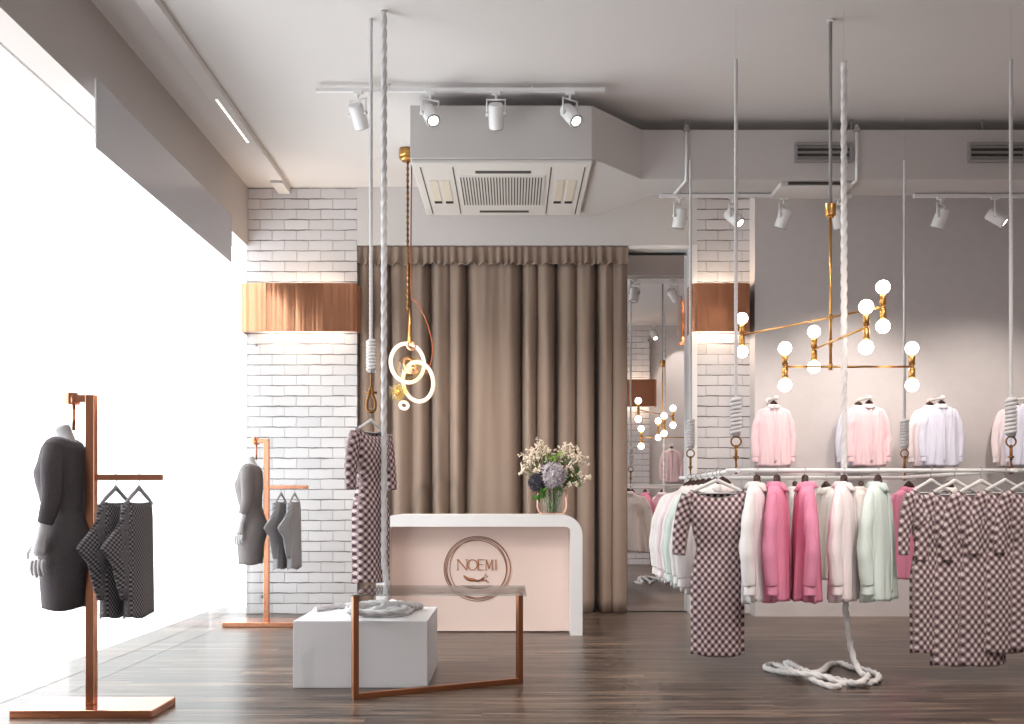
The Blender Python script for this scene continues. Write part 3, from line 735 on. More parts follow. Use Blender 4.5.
def mannequin_body():
    vs = []; es = []; rs = []; roots = []
    def v(p, r): vs.append(Vector(p)); rs.append(r if isinstance(r, tuple) else (r, r)); return len(vs) - 1
    def chain(ids): es.extend(zip(ids[:-1], ids[1:]))
    pel = v((0, .015, .86), (.13, .10)); roots.append(pel)
    sp = [pel, v((0, .005, 1.0), (.10, .075)), v((0, -.005, 1.12), (.115, .09)), v((0, 0, 1.23), (.12, .09)), v((0, .01, 1.30), (.075, .06)), v((0, .005, 1.36), (.05, .05)), v((0, -.012, 1.40), (.052, .052)), v((0, -.022, 1.425), (.050, .054))]
    chain(sp)
    th = v((0, .015, .72), (.12, .09)); chain([pel, th, v((0, .015, .60), (.11, .08))])
    def hand(wr, s):
        palm = v(wr + Vector((0, -.012, -.045)), (.030, .018)); return palm
    for s in (1, -1):
        sh = v((s * .142, .005, 1.285), .040); es.append((sp[4], sh))
        el = v((s * .195, .015, 1.07), .037); wr = v((s * .19, -.035, .87), .025)
        ua = v((s * .182, .015, 1.19), .041); fa_ = v((s * .195, -.003, .98), .034)
        pm = v((s * .186, -.046, .82), .034); pe = v((s * .183, -.050, .780), .034)
        chain([sh, ua, el, fa_, wr, pm, pe])
        for i, ln in enumerate((.082, .094, .088, .070)):
            o = -.026 + i * .0172; b0 = Vector((s * .183, -.050 + o, .775 - abs(o) * .15))
            a = v(b0, .0115); roots.append(a)
            q1 = v(b0 + Vector((-s * .004, -.008, -ln * .45)), .0112); q2 = v(b0 + Vector((-s * .016, -.010, -ln * .78)), .010); q3 = v(b0 + Vector((-s * .032, -.008, -ln)), .0085)
            chain([a, q1, q2, q3])
        b0 = Vector((s * .180, -.070, .835)); a = v(b0, .013); roots.append(a)
        chain([a, v(b0 + Vector((-s * .008, -.030, -.024)), .010), v(b0 + Vector((-s * .014, -.036, -.052)), .008), v(b0 + Vector((-s * .018, -.036, -.068)), .0065)])
    me = bpy.data.meshes.new('mannequin'); me.from_pydata(vs, es, []); me.materials.append(M['mann'])
    o = bpy.data.objects.new('mannequin', me); C.objects.link(o)
    sk = o.modifiers.new('skin', 'SKIN'); sk.use_smooth_shade = True
    for i, r in enumerate(rs):
        d = me.skin_vertices[0].data[i]; d.radius = r; d.use_root = i in roots
    q = o.modifiers.new('sub', 'SUBSURF'); q.levels = 2; q.render_levels = 2
    return o
def cloth_loft(tab, n=40, rows=40, amp=.0, k=9, seed=0, ztop=None, ex=2.4, dip=0., lo=0., hi=1., fold_from=.3, dipb=None):
    """tab: (z, halfwidth, halfdepth, yoffset) downwards; returns rings + uvs"""
    zs = [r[0] for r in tab]; key = [(-r[0],) + tuple(r[1:]) for r in tab]; rings = []; uvs = []
    rr = random.Random(seed); ph = [rr.random() * 6.28 for _ in range(4)]
    for i in range(rows + 1):
        u = i / rows; z = lerp(zs[0], zs[-1], u ** 1.15); hw, hd, yo = interp(key, -z)
        ring = []; uu = []
        per = PI * (3 * (hw + hd) - math.sqrt((3 * hw + hd) * (hw + 3 * hd)))
        for j in range(n):
            a = 2 * PI * j / n; ca, sa = math.cos(a), math.sin(a)
            x = hw * math.copysign(abs(ca) ** (2 / ex), ca); y = hd * math.copysign(abs(sa) ** (2 / ex), sa)
            fa = amp * max(0, (u - fold_from)) / (1 - fold_from)
            w = 1 + fa * (math.sin(k * a + ph[0] + u * 1.2) + .5 * math.sin((k * 1.7) // 1 * a + ph[1] - u))
            w2 = 1 + 2.6 * fa * (math.sin(k * a + ph[0] + u * 1.2) * .6 + .5 * math.sin((k // 2 + 2) * a + ph[2] + u * 2))
            dz = 0
            if dip and u < .5:
                dd = dip if y < 0 else (dip if dipb is None else dipb)
                dz = -dd * max(0, 1 - (x / (hw + 1e-6)) ** 2) * (1 - u / .5) ** 3
            if u > .9: dz += .006 * math.sin(3 * a + ph[3]) * (u - .9) * 10
            ring.append((x * w, y * w2 + yo, z + dz))
            # front and back panels each get their own run of cloth
            uu.append((x * 1.25 + (0 if y < 0 else 3.0), z + dz))
        rings.append(ring); uvs.append(uu)
    return rings, uvs
def sleeve_loft(pts, rs, flat=.55, n=16, sub=6, amp=.06, seed=0):
    rr = random.Random(seed); path = cat(pts, sub); m = len(path); ph = rr.random() * 6
    R_ = []
    for i in range(m):
        t = i / (m - 1) * (len(rs) - 1); k = min(int(t), len(rs) - 2); R_.append(lerp(rs[k], rs[k + 1], t - k))
    rings = []; uvs = []; up = Vector((0, 1, 0)); dist = 0
    for i, p in enumerate(path):
        t = (path[min(i + 1, m - 1)] - path[max(i - 1, 0)]).normalized()
        a = (up - t * up.dot(t)).normalized(); b = t.cross(a)
        if i: dist += (p - path[i - 1]).length
        ring = []; uu = []
        for j in range(n):
            th = 2 * PI * j / n; q = R_[i] * (1 + amp * math.sin(dist * 38 + ph + 2 * math.sin(th)) * math.sin(PI * i / (m - 1)) + amp * .7 * math.sin(3 * th + ph))
            ring.append(p + a * math.cos(th) * q * flat + b * math.sin(th) * q); uu.append((math.sin(th) * R_[i] * 1.2 + .4 + (3 if math.cos(th) > 0 else 0), -dist + pts[0][2]))
        rings.append(ring); uvs.append(uu)
    return rings, uvs
def mannequin(label, mat):
    o = mannequin_body(); tag(o, label, 'mannequin', 'mannequins on copper stands')
    tab = [(1.362, .108, .060, .002), (1.348, .150, .072, .004), (1.310, .180, .088, .005), (1.26, .172, .098, .0), (1.19, .158, .114, -.012), (1.15, .152, .110, -.010), (1.07, .130, .098, -.004), (1.0, .122, .088, .006),
           (.93, .142, .108, .015), (.86, .160, .128, .022), (.80, .160, .128, .020), (.68, .144, .110, .010), (.52, .128, .094, .004)]
    r, u = cloth_loft(tab, 40, 44, .006, 5, 3, ex=2.15, dip=.028, dipb=.02)
    MBd = MB(); MBd.loft(r, False, False, uvs=u); d = MBd.build('dress', mat, o, solid=.004)
    for s in (1, -1):
        r, u = sleeve_loft([(s * .135, .005, 1.315), (s * .172, .010, 1.22), (s * .192, .014, 1.07), (s * .194, .002, 1.0), (s * .192, -.014, .945)], [.050, .052, .045, .041, .036], .95, 18, 7, .025, 4)
        MB().loft(r, False, False, uvs=u).build('sleeve', mat, d, solid=.003)
    return o
mn = mannequin('headless white mannequin in a charcoal knit dress, nearest the camera', 'knit')
mn.location = (SX - .140, S1, 0); mn.rotation_euler = (0, 0, R(-86))
mn2 = dup(mn, (-2.075 - .140, S2, 0), R(-88), 'headless white mannequin in a grey knit dress before the white brick'); retone(mn2, {'charcoal_knit': 'knitb'})

# ------------------------------------------------------------------ hangers and clothes (built once at the origin = centre of the rail)
def hanger(kind, label):
    t = thing('clothes_hanger', (0, 0, 0), label, 'hanger', None)
    hk = MB(); r = .0185
    pts = [Vector((0, r * math.sin(a), r * math.cos(a))) for a in [R(-75 + 18 * i) for i in range(15)]]
    pts += [Vector((0, .006, -.024)), Vector((0, 0, -.034)), Vector((0, 0, -.062))]
    hk.tube(pts, .0022, 6); h = hk.build('hook', 'greym', t, origin=(0, 0, 0))
    b = MB()
    if kind == 'wood':
        arm = cat([(-.172, 0, -.158), (-.12, 0, -.132), (-.06, 0, -.098), (-.03, 0, -.062), (0, 0, -.050), (.03, 0, -.062), (.06, 0, -.098), (.12, 0, -.132), (.172, 0, -.158)], 5)
        b.tube(arm, [.010 + .011 * math.sin(PI * i / (len(arm) - 1)) for i in range(len(arm))], 10, flat=.85)
        b.sphere((0, 0, -.044), .021, 10, 7)
        b.build('shoulder_bar', 'wood', t)
    else:
        mat = 'hangw' if kind == 'white' else 'hangg'
        for sx in (-1, 1):
            b.tube(cat([(0, 0, -.055), (sx * .02, 0, -.066), (sx * .12, 0, -.112), (sx * .165, 0, -.137)], 5), [.012] * 6 + [.011] * 5 + [.009] * 5, 8, flat=.7)
        b.build('shoulder_bar', mat, t)
        MB().tube([(-.155, 0, -.134), (.155, 0, -.134)], .0035, 6).build('trouser_bar', mat, t)
    return t
def shirt():
    t = thing('shirt', (0, 0, 0), 'shirt', 'shirt')
    tab = [(-.082, .060, .042, .004), (-.100, .095, .046, .004), (-.122, .150, .045, .002), (-.145, .184, .050, 0), (-.20, .200, .058, 0), (-.32, .205, .066, 0), (-.50, .205, .070, 0), (-.65, .215, .072, 0), (-.76, .220, .074, 0)]
    r, u = cloth_loft(tab, 64, 36, .10, 9, 11, ex=2.3, dip=.02, dipb=0, fold_from=.15)
    MB().loft(r, False, False, uvs=u).build('body', 'wfab', t, solid=.003)
    for s in (-1, 1):
        r, u = sleeve_loft([(s * .140, 0, -.136), (s * .186, .002, -.170), (s * .220, .004, -.26), (s * .252, .010, -.42), (s * .250, .004, -.56), (s * .246, -.004, -.66)], [.020, .036, .050, .053, .055, .047], .72, 18, 7, .07, 5 + s)
        sl = MB().loft(r, False, False, uvs=u).build('sleeve', 'wfab', t, solid=.003)
        r2, u2 = sleeve_loft([(s * .246, -.004, -.655), (s * .246, -.005, -.68), (s * .247, -.004, -.715)], [.041, .043, .044], .75, 16, 3, .01, 1)
        MB().loft(r2, False, False, uvs=u2).build('cuff', 'wfab', sl, solid=.004)
    cm = MB(); rings = []
    for z, e in ((-.108, .016), (-.092, .006), (-.070, .001), (-.066, .006), (-.080, .018), (-.102, .030)):
        rings.append([((.055 + e) * math.cos(a), .004 + (.040 + e) * math.sin(a), z - (.022 if math.sin(a) < -.5 else 0) * abs(math.sin(a)) * (1 if e > .01 else .4)) for a in [2 * PI * k / 24 for k in range(24)]])
    cm.loft(rings, False, False).build('collar', 'cfab', t, solid=.002)
    pk = MB(); pk.loft([[(x, -(.047 + (.075 - .047) * min(1, max(0, (-z - .11) / .4)) ** .6) - .004 - (.003 if abs(x) < .01 else 0), z) for x in (-.016, -.008, .008, .016)] for z in [-.115 - .03 * i for i in range(21)]], closed=False)
    p = pk.build('placket', 'wfab', t, solid=.002)
    return t
def dress():
    t = thing('dress', (0, 0, 0), 'dress', 'dress')
    tab = [(-.118, .150, .026, 0), (-.135, .172, .044, 0), (-.19, .166, .066, 0), (-.28, .152, .078, -.004), (-.36, .140, .075, 0), (-.45, .118, .062, 0), (-.53, .132, .070, 0), (-.63, .152, .080, 0), (-.80, .152, .080, 0), (-1.0, .148, .078, 0), (-1.085, .150, .080, 0)]
    r, u = cloth_loft(tab, 48, 44, .035, 7, 21, ex=2.5, dip=.045, dipb=.02)
    MB().loft(r, False, False, uvs=u).build('body', 'dress', t, solid=.003)
    for s in (-1, 1):
        r, u = sleeve_loft([(s * .155, .0, -.150), (s * .190, .004, -.25), (s * .212, .0, -.38), (s * .222, -.008, -.50)], [.052, .050, .044, .036], .72, 16, 7, .03, 2 + s)
        MB().loft(r, False, False, uvs=u).build('sleeve', 'dress', t, solid=.003)
    nb = MB()
    n = 36
    def rim(a):
        x = .151 * math.copysign(abs(math.cos(a)) ** .8, math.cos(a)); y = .027 * math.copysign(abs(math.sin(a)) ** .8, math.sin(a))
        return Vector((x, y, -.117 - (.045 if y < 0 else .02) * (1 - (x / .151) ** 2)))
    nb.tube([rim(2 * PI * k / n) for k in range(n)], .004, 6, closed=True).build('neck_binding', 'knitb', t)
    return t
def jacket():
    t = thing('knit_jacket', (0, 0, 0), 'jacket', 'jacket')
    tab = [(-.128, .120, .022, 0), (-.145, .130, .030, 0), (-.22, .132, .036, 0), (-.40, .134, .038, 0), (-.60, .138, .040, 0), (-.69, .140, .040, 0)]
    r, u = cloth_loft(tab, 44, 30, .05, 6, 31, ex=2.6, dip=.012)
    MB().loft(r, False, False, uvs=u).build('body', 'jack', t, solid=.004)
    rows = []; us = []
    prof = [(-.138, -.132, -.102), (-.17, -.148, -.098), (-.22, -.168, -.096), (-.28, -.212, -.096), (-.325, -.256, -.096), (-.345, -.270, -.096), (-.365, -.258, -.096), (-.42, -.216, -.096), (-.48, -.190, -.098), (-.54, -.172, -.102), (-.60, -.155, -.112)]
    for z, xa, xb in prof:
        cx, hw = (xa + xb) / 2, (xb - xa) / 2; ring = []; uu = []
        for k in range(20):
            a = 2 * PI * k / 20; x = cx + hw * math.cos(a); y = .026 * math.sin(a) * (1 - .5 * max(0, -math.cos(a))) - (x + .1) * .38 + .006 * math.sin(z * 34)
            ring.append((x, y, z + .03 * (x - cx))); uu.append((x * 1.1 + (3 if y > 0 else 0), z))
        rows.append(ring); us.append(uu)
    MB().loft(rows, False, False, uvs=us).build('sleeve', 'jack', t, solid=.004)
    r, u = sleeve_loft([(.115, .01, -.150), (.135, .03, -.28), (.138, .03, -.42), (.128, .01, -.56)], [.034, .040, .040, .034], .5, 18, 7, .05, 4)
    MB().loft(r, False, False, uvs=u).build('sleeve', 'jack', t, solid=.004)
    return t
PROTO = {'wood': hanger('wood', ''), 'white': hanger('white', ''), 'grey': hanger('grey', ''), 'shirt': shirt(), 'dress': dress(), 'jacket': jacket()}
used = set()
def place(kind, loc, rz, label, group, tone=None, scale=1, rail=None):
    """a copy of the prototype; the prototype itself goes first"""
    p = PROTO[kind]
    if kind in used: o = copy_tree(p)
    else: o = p; used.add(kind)
    o.location = loc; o.rotation_euler = (0, 0, rz); o.scale = (scale,) * 3
    o['label'] = label; o['group'] = group
    if rail is not None:
        for k in o.children:
            if k.name.startswith('hook'): k.rotation_euler = (0, 0, rail - rz)
    return o
TONES = {'white': {}, 'pink': {'white_cotton': 'pfab', 'cream_cotton': 'pfab'}, 'pale': {'white_cotton': 'ppfab', 'cream_cotton': 'wfab'}, 'mint': {'white_cotton': 'mfab', 'cream_cotton': 'mfab'},
         'lav': {'white_cotton': 'lfab', 'cream_cotton': 'wfab'}, 'cream': {'white_cotton': 'cfab'}, 'palepink': {'white_cotton': 'blfab', 'cream_cotton': 'blfab'}}
def hang(kind, loc, rz, label, group, tone, hang_kind, rail, hlabel, hgroup, scale=1):
    jobs.append((kind, loc, rz, label, group, tone, hang_kind, rail, hlabel, hgroup, scale))
jobs = []

# ------------------------------------------------------------------ ropes, hanging rack
def rope_path(mb, pts, r, lobes=3, pitch=.07, n=12, step=.012, amp=.13):
    """resample and sweep a twisted rope"""
    pts = [Vector(p) for p in pts]; out = [pts[0]]; acc = 0
    for a, b in zip(pts[:-1], pts[1:]):
        L_ = (b - a).length; k = max(1, round(L_ / step))
        for i in range(1, k + 1): out.append(a.lerp(b, i / k))
    mb.tube(out, r, n, shape=lambda th, d, i: 1 + amp * math.cos(lobes * th - d * 2 * PI / pitch))
    return mb
def wrap(x, y, z0, z1, r, rr, turns):
    m = MB(); N = turns * 16
    m.tube([(x + r * math.cos(2 * PI * i / 16), y + r * math.sin(2 * PI * i / 16), lerp(z0 + rr, z1 - rr, i / N)) for i in range(N + 1)], rr, 8)
    m.cyl((x, y, z0 + .004), (x, y, z1 - .004), r, 12)
    return m
def rack_rope(px, d, ytop, yw0, yw1, yring, rail_z, label):
    X = (px - VX) * d / F; zt, a, c, zr = [EYE - (v - VY) * d / F for v in (ytop, yw0, yw1, yring)]
    t = thing('suspension_rope', (X, d, c), label, 'rope', 'ropes that carry the white rack')
    rope_path(MB(), [(X, d, zt), (X, d, a - .02)], .0105, 2, .03, 10, .006, .09).build('cord', 'rope', t)
    MB().cyl((X, d, zt - .01), (X, d, CEIL), .0005, 5).build('suspension_wire', 'greym', t)
    wrap(X, d, c, a, .022, .0125, 9).build('rope_wrap', 'rope', t)
    MB().torus((X, d, zr), .029, .0052, (0, 1, 0), 24, 8).build('ring', 'bronze', t)
    k = MB(); z = zr - .03
    k.cyl((X, d, z + .006), (X, d, rail_z + .06), .0085, 10); k.sphere((X, d, z), .012, 10, 6); k.cyl((X, d, rail_z + .085), (X, d, rail_z + .075), .017, 10)
    k.tube([(X, d + .021 * math.sin(q), rail_z + .021 * math.cos(q) + (.022 if False else 0)) for q in [R(-150 + 15 * i) for i in range(21)]], .0055, 8)
    k.tube([(X, d - .021 * .5, rail_z + .0185), (X, d, rail_z + .045), (X, d, rail_z + .065)], .0062, 8)
    k.build('snap_hook', 'bronze', t)
NY, FYR = 5.9, 7.55; RZ = EYE + .0305 * NY; RXL, RXR = 1.322, 2.945
rk = thing('hanging_clothes_rack', ((RXL + RXR) / 2, (NY + FYR) / 2, RZ), 'square white clothes rack of four rods hung on ropes', 'clothes rack')
MB().cyl((RXL - .06, NY, RZ), (RXR + .25, NY, RZ), .0125, 14).build('front_rod', 'white', rk)
MB().cyl((RXL - .06, FYR, RZ - .005), (RXR + .1, FYR, RZ - .005), .0125, 14).build('back_rod', 'white', rk)
for x in (RXL, RXR): MB().cyl((x, NY - .06, RZ + .0), (x, FYR + .25 if x == RXL else FYR + .06, RZ - .003), .0125, 14).build('side_rod', 'white', rk)
rack_rope(736, NY, 60, 397, 437, 441.5, RZ, 'grey rope holding the front left corner of the white rack')
rack_rope(1011, NY, 60, 397, 437, 441.5, RZ, 'grey rope holding the front right corner of the white rack')
rack_rope(690.5, FYR, 160, 419, 449, 453.5, RZ - .005, 'grey rope holding the back left corner of the white rack')
rack_rope(904.5, FYR, 160, 419, 449, 453.5, RZ - .005, 'grey rope holding the back right corner of the white rack')

# free rope dropping between the clothes to a coil on the floor
d = 5.94; X = (844 - VX) * d / F; r = .0165
t = thing('display_rope', (X, d, 0), 'white rope dropping through the rack to a loose coil on the floor', 'rope')
def FP(x, y, z=.0): 
    dd = (EYE - z) / ((y - VY) / F); return Vector(((x - VX) * dd / F, dd, z))
zt = P(0, 62, d).z
coil = cat([Vector((X, d, .62)), Vector((X + .004, d, .50)), Vector((X + .015, d - .01, .32)), Vector((X + .05, d, .14)), FP(861, 673, .045), FP(868, 676, r * 3), FP(858, 683, r * 2), FP(838, 679.5, r), FP(818, 674.5, r), FP(798, 668.5, r), FP(785, 664, r), FP(789, 662.5, r * 2), FP(802, 669.5, r * 3), FP(815, 673, r * 3), FP(823, 670, r * 3), FP(830, 664.5, r), FP(842, 663.5, r), FP(852, 667.5, r * 1.2),
            FP(866, 670, r), FP(878, 675, r), FP(876, 681, r), FP(862, 683.5, r), FP(840, 683, r), FP(826, 677, r * 2.8), FP(818, 675.5, r * 3), FP(800, 673.5, r * 3), FP(780, 671.5, r), FP(768, 669, r), FP(766, 666, r), FP(774, 664.8, r), FP(784, 667, r * 2.6), FP(796, 672, r * 2.6), FP(808, 677, r * 2), FP(820, 683, r), FP(832, 686.5, r), FP(840, 686.2, r)], 7)
rope_path(MB(), [Vector((X, d, zt)), Vector((X, d, .63))] + coil, r, 3, .075, 12, .012, .22).build('rope', 'ropew', t)
MB().cyl((X, d, zt - .01), (X, d, CEIL), .0005, 5).build('suspension_wire', 'greym', t)

# low white cube, thick rope coil on it
X0, X1 = (293 - VX) * 5.615e-3, (427.3 - VX) * 5.615e-3
cb = tag(MB().box((X0, 5.615, 0), (X1, 6.37, .376)).build('display_cube', 'cubew', bevel=.003), 'low white display cube on the floor under the hanging check dress', 'display cube')
d = 5.96; X = (384 - VX) * d / F; T = .376
t = thing('display_rope', (X, d, T), 'thick twisted rope from the ceiling coiled up on the white cube', 'rope')
r = .0165
def CP(x, y, z=r):
    dd = (EYE - T - z) / ((y - VY) / F); return Vector(((x - VX) * dd / F, dd, T + z))
coil = cat([Vector((X, d, .9)), Vector((X, d, .70)), Vector((X + .016, d, .56)), Vector((X + .02, d - .02, .50)), CP(384, 606, r * 4), CP(374, 610, r * 3), CP(360, 612.5, r), CP(352, 609, r), CP(360, 604.5, r), CP(385, 602, r), CP(404, 604, r), CP(411, 610, r), CP(396, 614.5, r), CP(368, 614.5, r), CP(349, 611, r * 2.4), CP(352, 606.5, r * 2.6),
            CP(375, 603.8, r * 3), CP(396, 605, r * 3), CP(406, 609.5, r * 3), CP(392, 612.6, r * 3), CP(366, 612.5, r * 3), CP(352, 608.5, r * 4.2), CP(362, 605, r * 4.6), CP(388, 604, r * 4.5), CP(412, 604.5, r * 3), CP(421, 606, r), CP(412, 608, r), CP(395, 608, r), CP(376, 607, r), CP(362, 606, r), CP(345, 605.6, r), CP(330, 607, r), CP(315, 609.4, r)], 7)
rope_path(MB(), [Vector((X, d, CEIL)), Vector((X, d, .91))] + coil, r, 3, .08, 12, .012, .22).build('rope', 'rope', t)

# rope with a brass hook that carries the single check dress
d = 6.06; X = (371 - VX) * d / F
t = thing('suspension_rope', (X, d, P(0, 412, d).z), 'thin grey rope with wrapped end and brass hook carrying the single dress', 'rope')
rope_path(MB(), [(X, d, CEIL), (X, d, P(0, 350, d).z)], .0105, 2, .03, 10, .007, .09).build('cord', 'rope', t)
wrap(X, d, P(0, 373, d).z, P(0, 339, d).z, .020, .0110, 9).build('rope_wrap', 'ropew', t)
k = MB(); zk = P(0, 412, d).z; HZ = zk + .012
zs = P(0, 391, d).z
k.cyl((X, d, P(0, 373, d).z + .01), (X, d, zs), .006, 8); k.cyl((X - .036, d, zs - .01), (X + .036, d, zs - .01), .0075, 8)
k.tube(cat([(X - .004, d, zs + .02), (X - .012, d, zs - .02), (X - .024, d, zs - .07), (X - .020, d, zk + .012), (X, d, zk), (X + .022, d, zk + .014), (X + .026, d, zs - .07), (X + .010, d, zs - .02), (X + .004, d, zs + .02)], 6), .0088, 8)
k.build('snap_hook', 'bronze', t)
hang('dress', (X, d, zk + .004), R(62), 'single check dress hanging alone on a rope above the white cube', None, None, 'white', R(90), 'white hanger holding the single check dress on the rope', None, .95)

# ------------------------------------------------------------------ clothes on the white rack
HK = 'dark wooden hanger holding the '
def rail_shirt(px, yaw, tone, label, hl, Y=NY, z=RZ): hang('shirt', ((px - VX) * Y / F, Y, z), R(yaw), label, 'shirts on the white rack', tone, 'wood', 0, HK + hl, 'wooden shirt hangers on the white rack')
rail_shirt(757, 66, 'white', 'white shirt on the front rod next to the left check dress', 'white shirt next to the left check dress')
rail_shirt(777, 68, 'pink', 'bright pink shirt close behind the white shirt on the front rod', 'bright pink shirt close to the white one')
rail_shirt(805, -100, 'pink', 'bright pink shirt hanging by itself mid-rod, left of the rope', 'bright pink shirt left of the dropping rope')
rail_shirt(844, 62, 'palepink', 'very pale pink shirt in front of the dropping white rope', 'very pale pink shirt at the dropping rope')
rail_shirt(878, 56, 'mint', 'pale mint green shirt on the front rod', 'mint green shirt')
rail_shirt(909, 30, 'pink', 'bright pink shirt half hidden by the right-hand check dresses', 'pink shirt half hidden by check dresses', FYR, RZ - .005)
for px, tone, yaw, wh in ((795, 'white', 78, 'white shirt on the back rod seen between the two pink shirts'), (826, 'cream', -76, 'cream shirt on the back rod right of the lone pink shirt'), (861, 'cream', 70, 'cream shirt on the back rod between the pale pink and mint shirts'),
                          (948, 'white', 20, 'white shirt on the back rod behind the right-hand check dresses'), (775, 'white', 76, 'white shirt on the back rod behind the bright pink pair')):
    rail_shirt(px, yaw, tone, wh, wh.split(' seen')[0].replace('shirt on the back rod', 'shirt, back rod,'), FYR, RZ - .005)
for i, (y, tone) in enumerate(((6.28, 'white'), (6.5, 'white'), (6.7, 'mint'), (6.92, 'white'), (7.1, 'palepink'), (7.28, 'white'), (7.42, 'cream'))):
    nth = ('first', 'second', 'third', 'fourth', 'fifth', 'sixth', 'seventh')[i]; cn = {'white': 'white', 'mint': 'pale mint', 'palepink': 'pale pink', 'cream': 'cream'}[tone]
    hang('shirt', (RXL, y, RZ - .002), R((8, 12, 6, 14, 4, 10, 8)[i]), cn + ' shirt, ' + nth + ' behind the left check dress on the side rod', 'shirts on the left side rod', tone, 'wood', R(90), HK + nth + ' shirt behind the left check dress', 'wooden hangers on the left side rod')
def rail_dress(px, yaw, dy, label, hl, tone=None, sc=1): hang('dress', ((px - VX) * NY / F, NY, RZ), R(yaw), label, 'check dresses on the white rack', tone, 'white', 0, 'white hanger holding the ' + hl, 'white dress hangers on the white rack', sc)
rail_dress(717, -8, 0, 'plum and cream check dress at the left end of the front rod', 'left-end check dress')
for px, yaw, nm, sc in ((931, 24, 'leftmost check dress of the right-hand group', .985), (955, 15, 'second check dress of the right-hand group', 1.055), (981, 15, 'third check dress of the right-hand group', 1.055), (1005, 15, 'fourth check dress of the right-hand group', .985), (1030, 15, 'check dress cut by the right edge of the photo', .97)):
    rail_dress(px, yaw, 0, 'plum and pale ' + nm, nm, 'dress2', sc)

# ------------------------------------------------------------------ shirts on wall pegs
def peg(px, label, y=WR, s=-1, X=None):
    z = P(0, 399, 8.95).z; X = (px - VX) * 8.95e-3 if X is None else X
    t = thing('wall_peg', (X, y, z), label, 'wall peg', 'wooden wall pegs')
    m = MB(); m.cyl((X, y, z), (X, y + s * .26, z), .012, 12); m.sphere((X, y + s * .265, z), .022, 12, 8); m.build('peg', 'cfab', t)
    MB().cyl((X, y, z), (X, y + s * .012, z), .03, 16).build('rose', 'cfab', t)
    return X, z
def wall_shirt(X, z, Y, tone, label, hl, tilt=0, rz=0): hang('shirt', (X, Y, z + .006), R(rz), label, 'shirts on the wall pegs', tone, 'wood', R(90), HK + hl, 'wooden hangers on the wall pegs', .8)
X, z = peg(773, 'wooden wall peg above the pale pink shirt left of the rope')
wall_shirt(X, z, 8.93, 'pale', 'pale pink shirt with white collar alone on a wall peg', 'lone pale pink wall shirt')
X, z = peg(865, 'wooden wall peg above the lavender and pink shirt pair')
wall_shirt(X - .045, z - .0, 9.0, 'lav', 'lavender shirt on a wall peg behind the pink one', 'lavender wall shirt'); wall_shirt(X + .01, z - .0, 8.88, 'pale', 'pale pink wall shirt covering the lavender shirt', 'pale pink shirt over the lavender one')
X, z = peg(937, 'wooden wall peg above the pale lavender-white shirt')
wall_shirt(X - .045, z, 9.0, 'palepink', 'blush shirt on a wall peg behind the whitish lavender one', 'blush wall shirt'); wall_shirt(X + .01, z, 8.88, 'lav', 'whitish lavender shirt on the wall right of the back rope', 'whitish lavender wall shirt')
X, z = peg(1022, 'wooden wall peg by the right edge of the photo')
wall_shirt(X - .045, z, 9.0, 'palepink', 'blush shirt on the wall by the right edge, rear of two', 'rear wall shirt by the right edge'); wall_shirt(X + .01, z, 8.88, 'lav', 'pale lavender shirt on the wall cut by the right edge', 'front wall shirt by the right edge')
for X, tone, nm in ((2.62, 'pale', 'pale pink shirt in the mirror, nearer the curtain'), (3.0, 'white', 'white shirt in the mirror, nearer the brick')):
    X, z = peg(0, 'wooden wall peg in the mirror above the ' + nm.split(' in')[0], 2.3, 1, X); wall_shirt(X, z, 2.47, tone, nm, nm.split(',')[0], 0, 180)

# clothes on the two copper stands
for sx, sy, who, tone in ((SX, S1, 'nearest copper stand', None), (-2.075, S2, 'far copper stand', 'jackl')):
    for dx, nm in ((.121, 'next to the post'), (.236, 'at the outer end')):
        hang('jacket', (sx + dx, sy, 1.172), R(88), ('grey check' if tone is None else 'pale grey check') + ' knit jacket on the ' + who + ', ' + nm, 'check jackets on the copper stands', tone, 'grey', 0, 'grey hanger on the ' + who + ', ' + nm, 'grey hangers on the copper stands')
for kind, loc, rz, label, group, tone, hk_, rail, hl, hg, sc in jobs:
    o = place(kind, loc, rz, label, group, scale=sc)
    if hg == 'wooden hangers on the wall pegs': o.scale = (.66, .8, .8)
    if group is None and 'group' in o: del o['group']
    if kind == 'shirt' and tone != 'white': retone(o, TONES[tone])
    if kind == 'dress' and tone: o.scale = (sc, sc * .62, sc); retone(o, {'plum_and_cream_check': 'dress2'})
    if kind == 'jacket' and tone: retone(o, {'small_grey_check': 'jackl'})
    h = place(hk_, loc, rz, hl, hg, rail=rail, scale=sc)
    if hg == 'wooden hangers on the wall pegs': h.scale = (.66, .8, .8)
    if hg is None: del h['group']

# ------------------------------------------------------------------ glass table on a copper frame
A = Vector(((355.2 - VX) * 5.31e-3, 5.31, 0)); B = Vector(((519.5 - VX) * 5.77e-3, 5.77, 0)); L_ = (B - A).length; ang = math.atan2(B.y - A.y, B.x - A.x)
t = thing('glass_table', A, 'low display table with a clear glass top on a slim copper frame', 'table')
hh = .016; zt = .548
def loc(m): 
    m.v = [Vector(v) + A for v in m.v]; return m
fr = MB(); fr.prism([(-hh, 0), (L_ + hh, 0), (L_ + hh, zt), (-hh, zt)][:0] or [(-hh, 0), (hh, 0), (hh, zt), (-hh, zt)], 'y', -hh, hh)
loc(fr).build('leg', 'copperd', t, bevel=.002)
fr = MB().box((L_ - hh, -hh, 0), (L_ + hh, hh, zt)); loc(fr).build('leg', 'copperd', t, bevel=.002)
fr = MB().box((hh, -hh, 0), (L_ - hh, hh, .030)); loc(fr).build('bottom_rail', 'copperd', t, bevel=.002)
ca, sa = math.cos(-ang), math.sin(-ang)
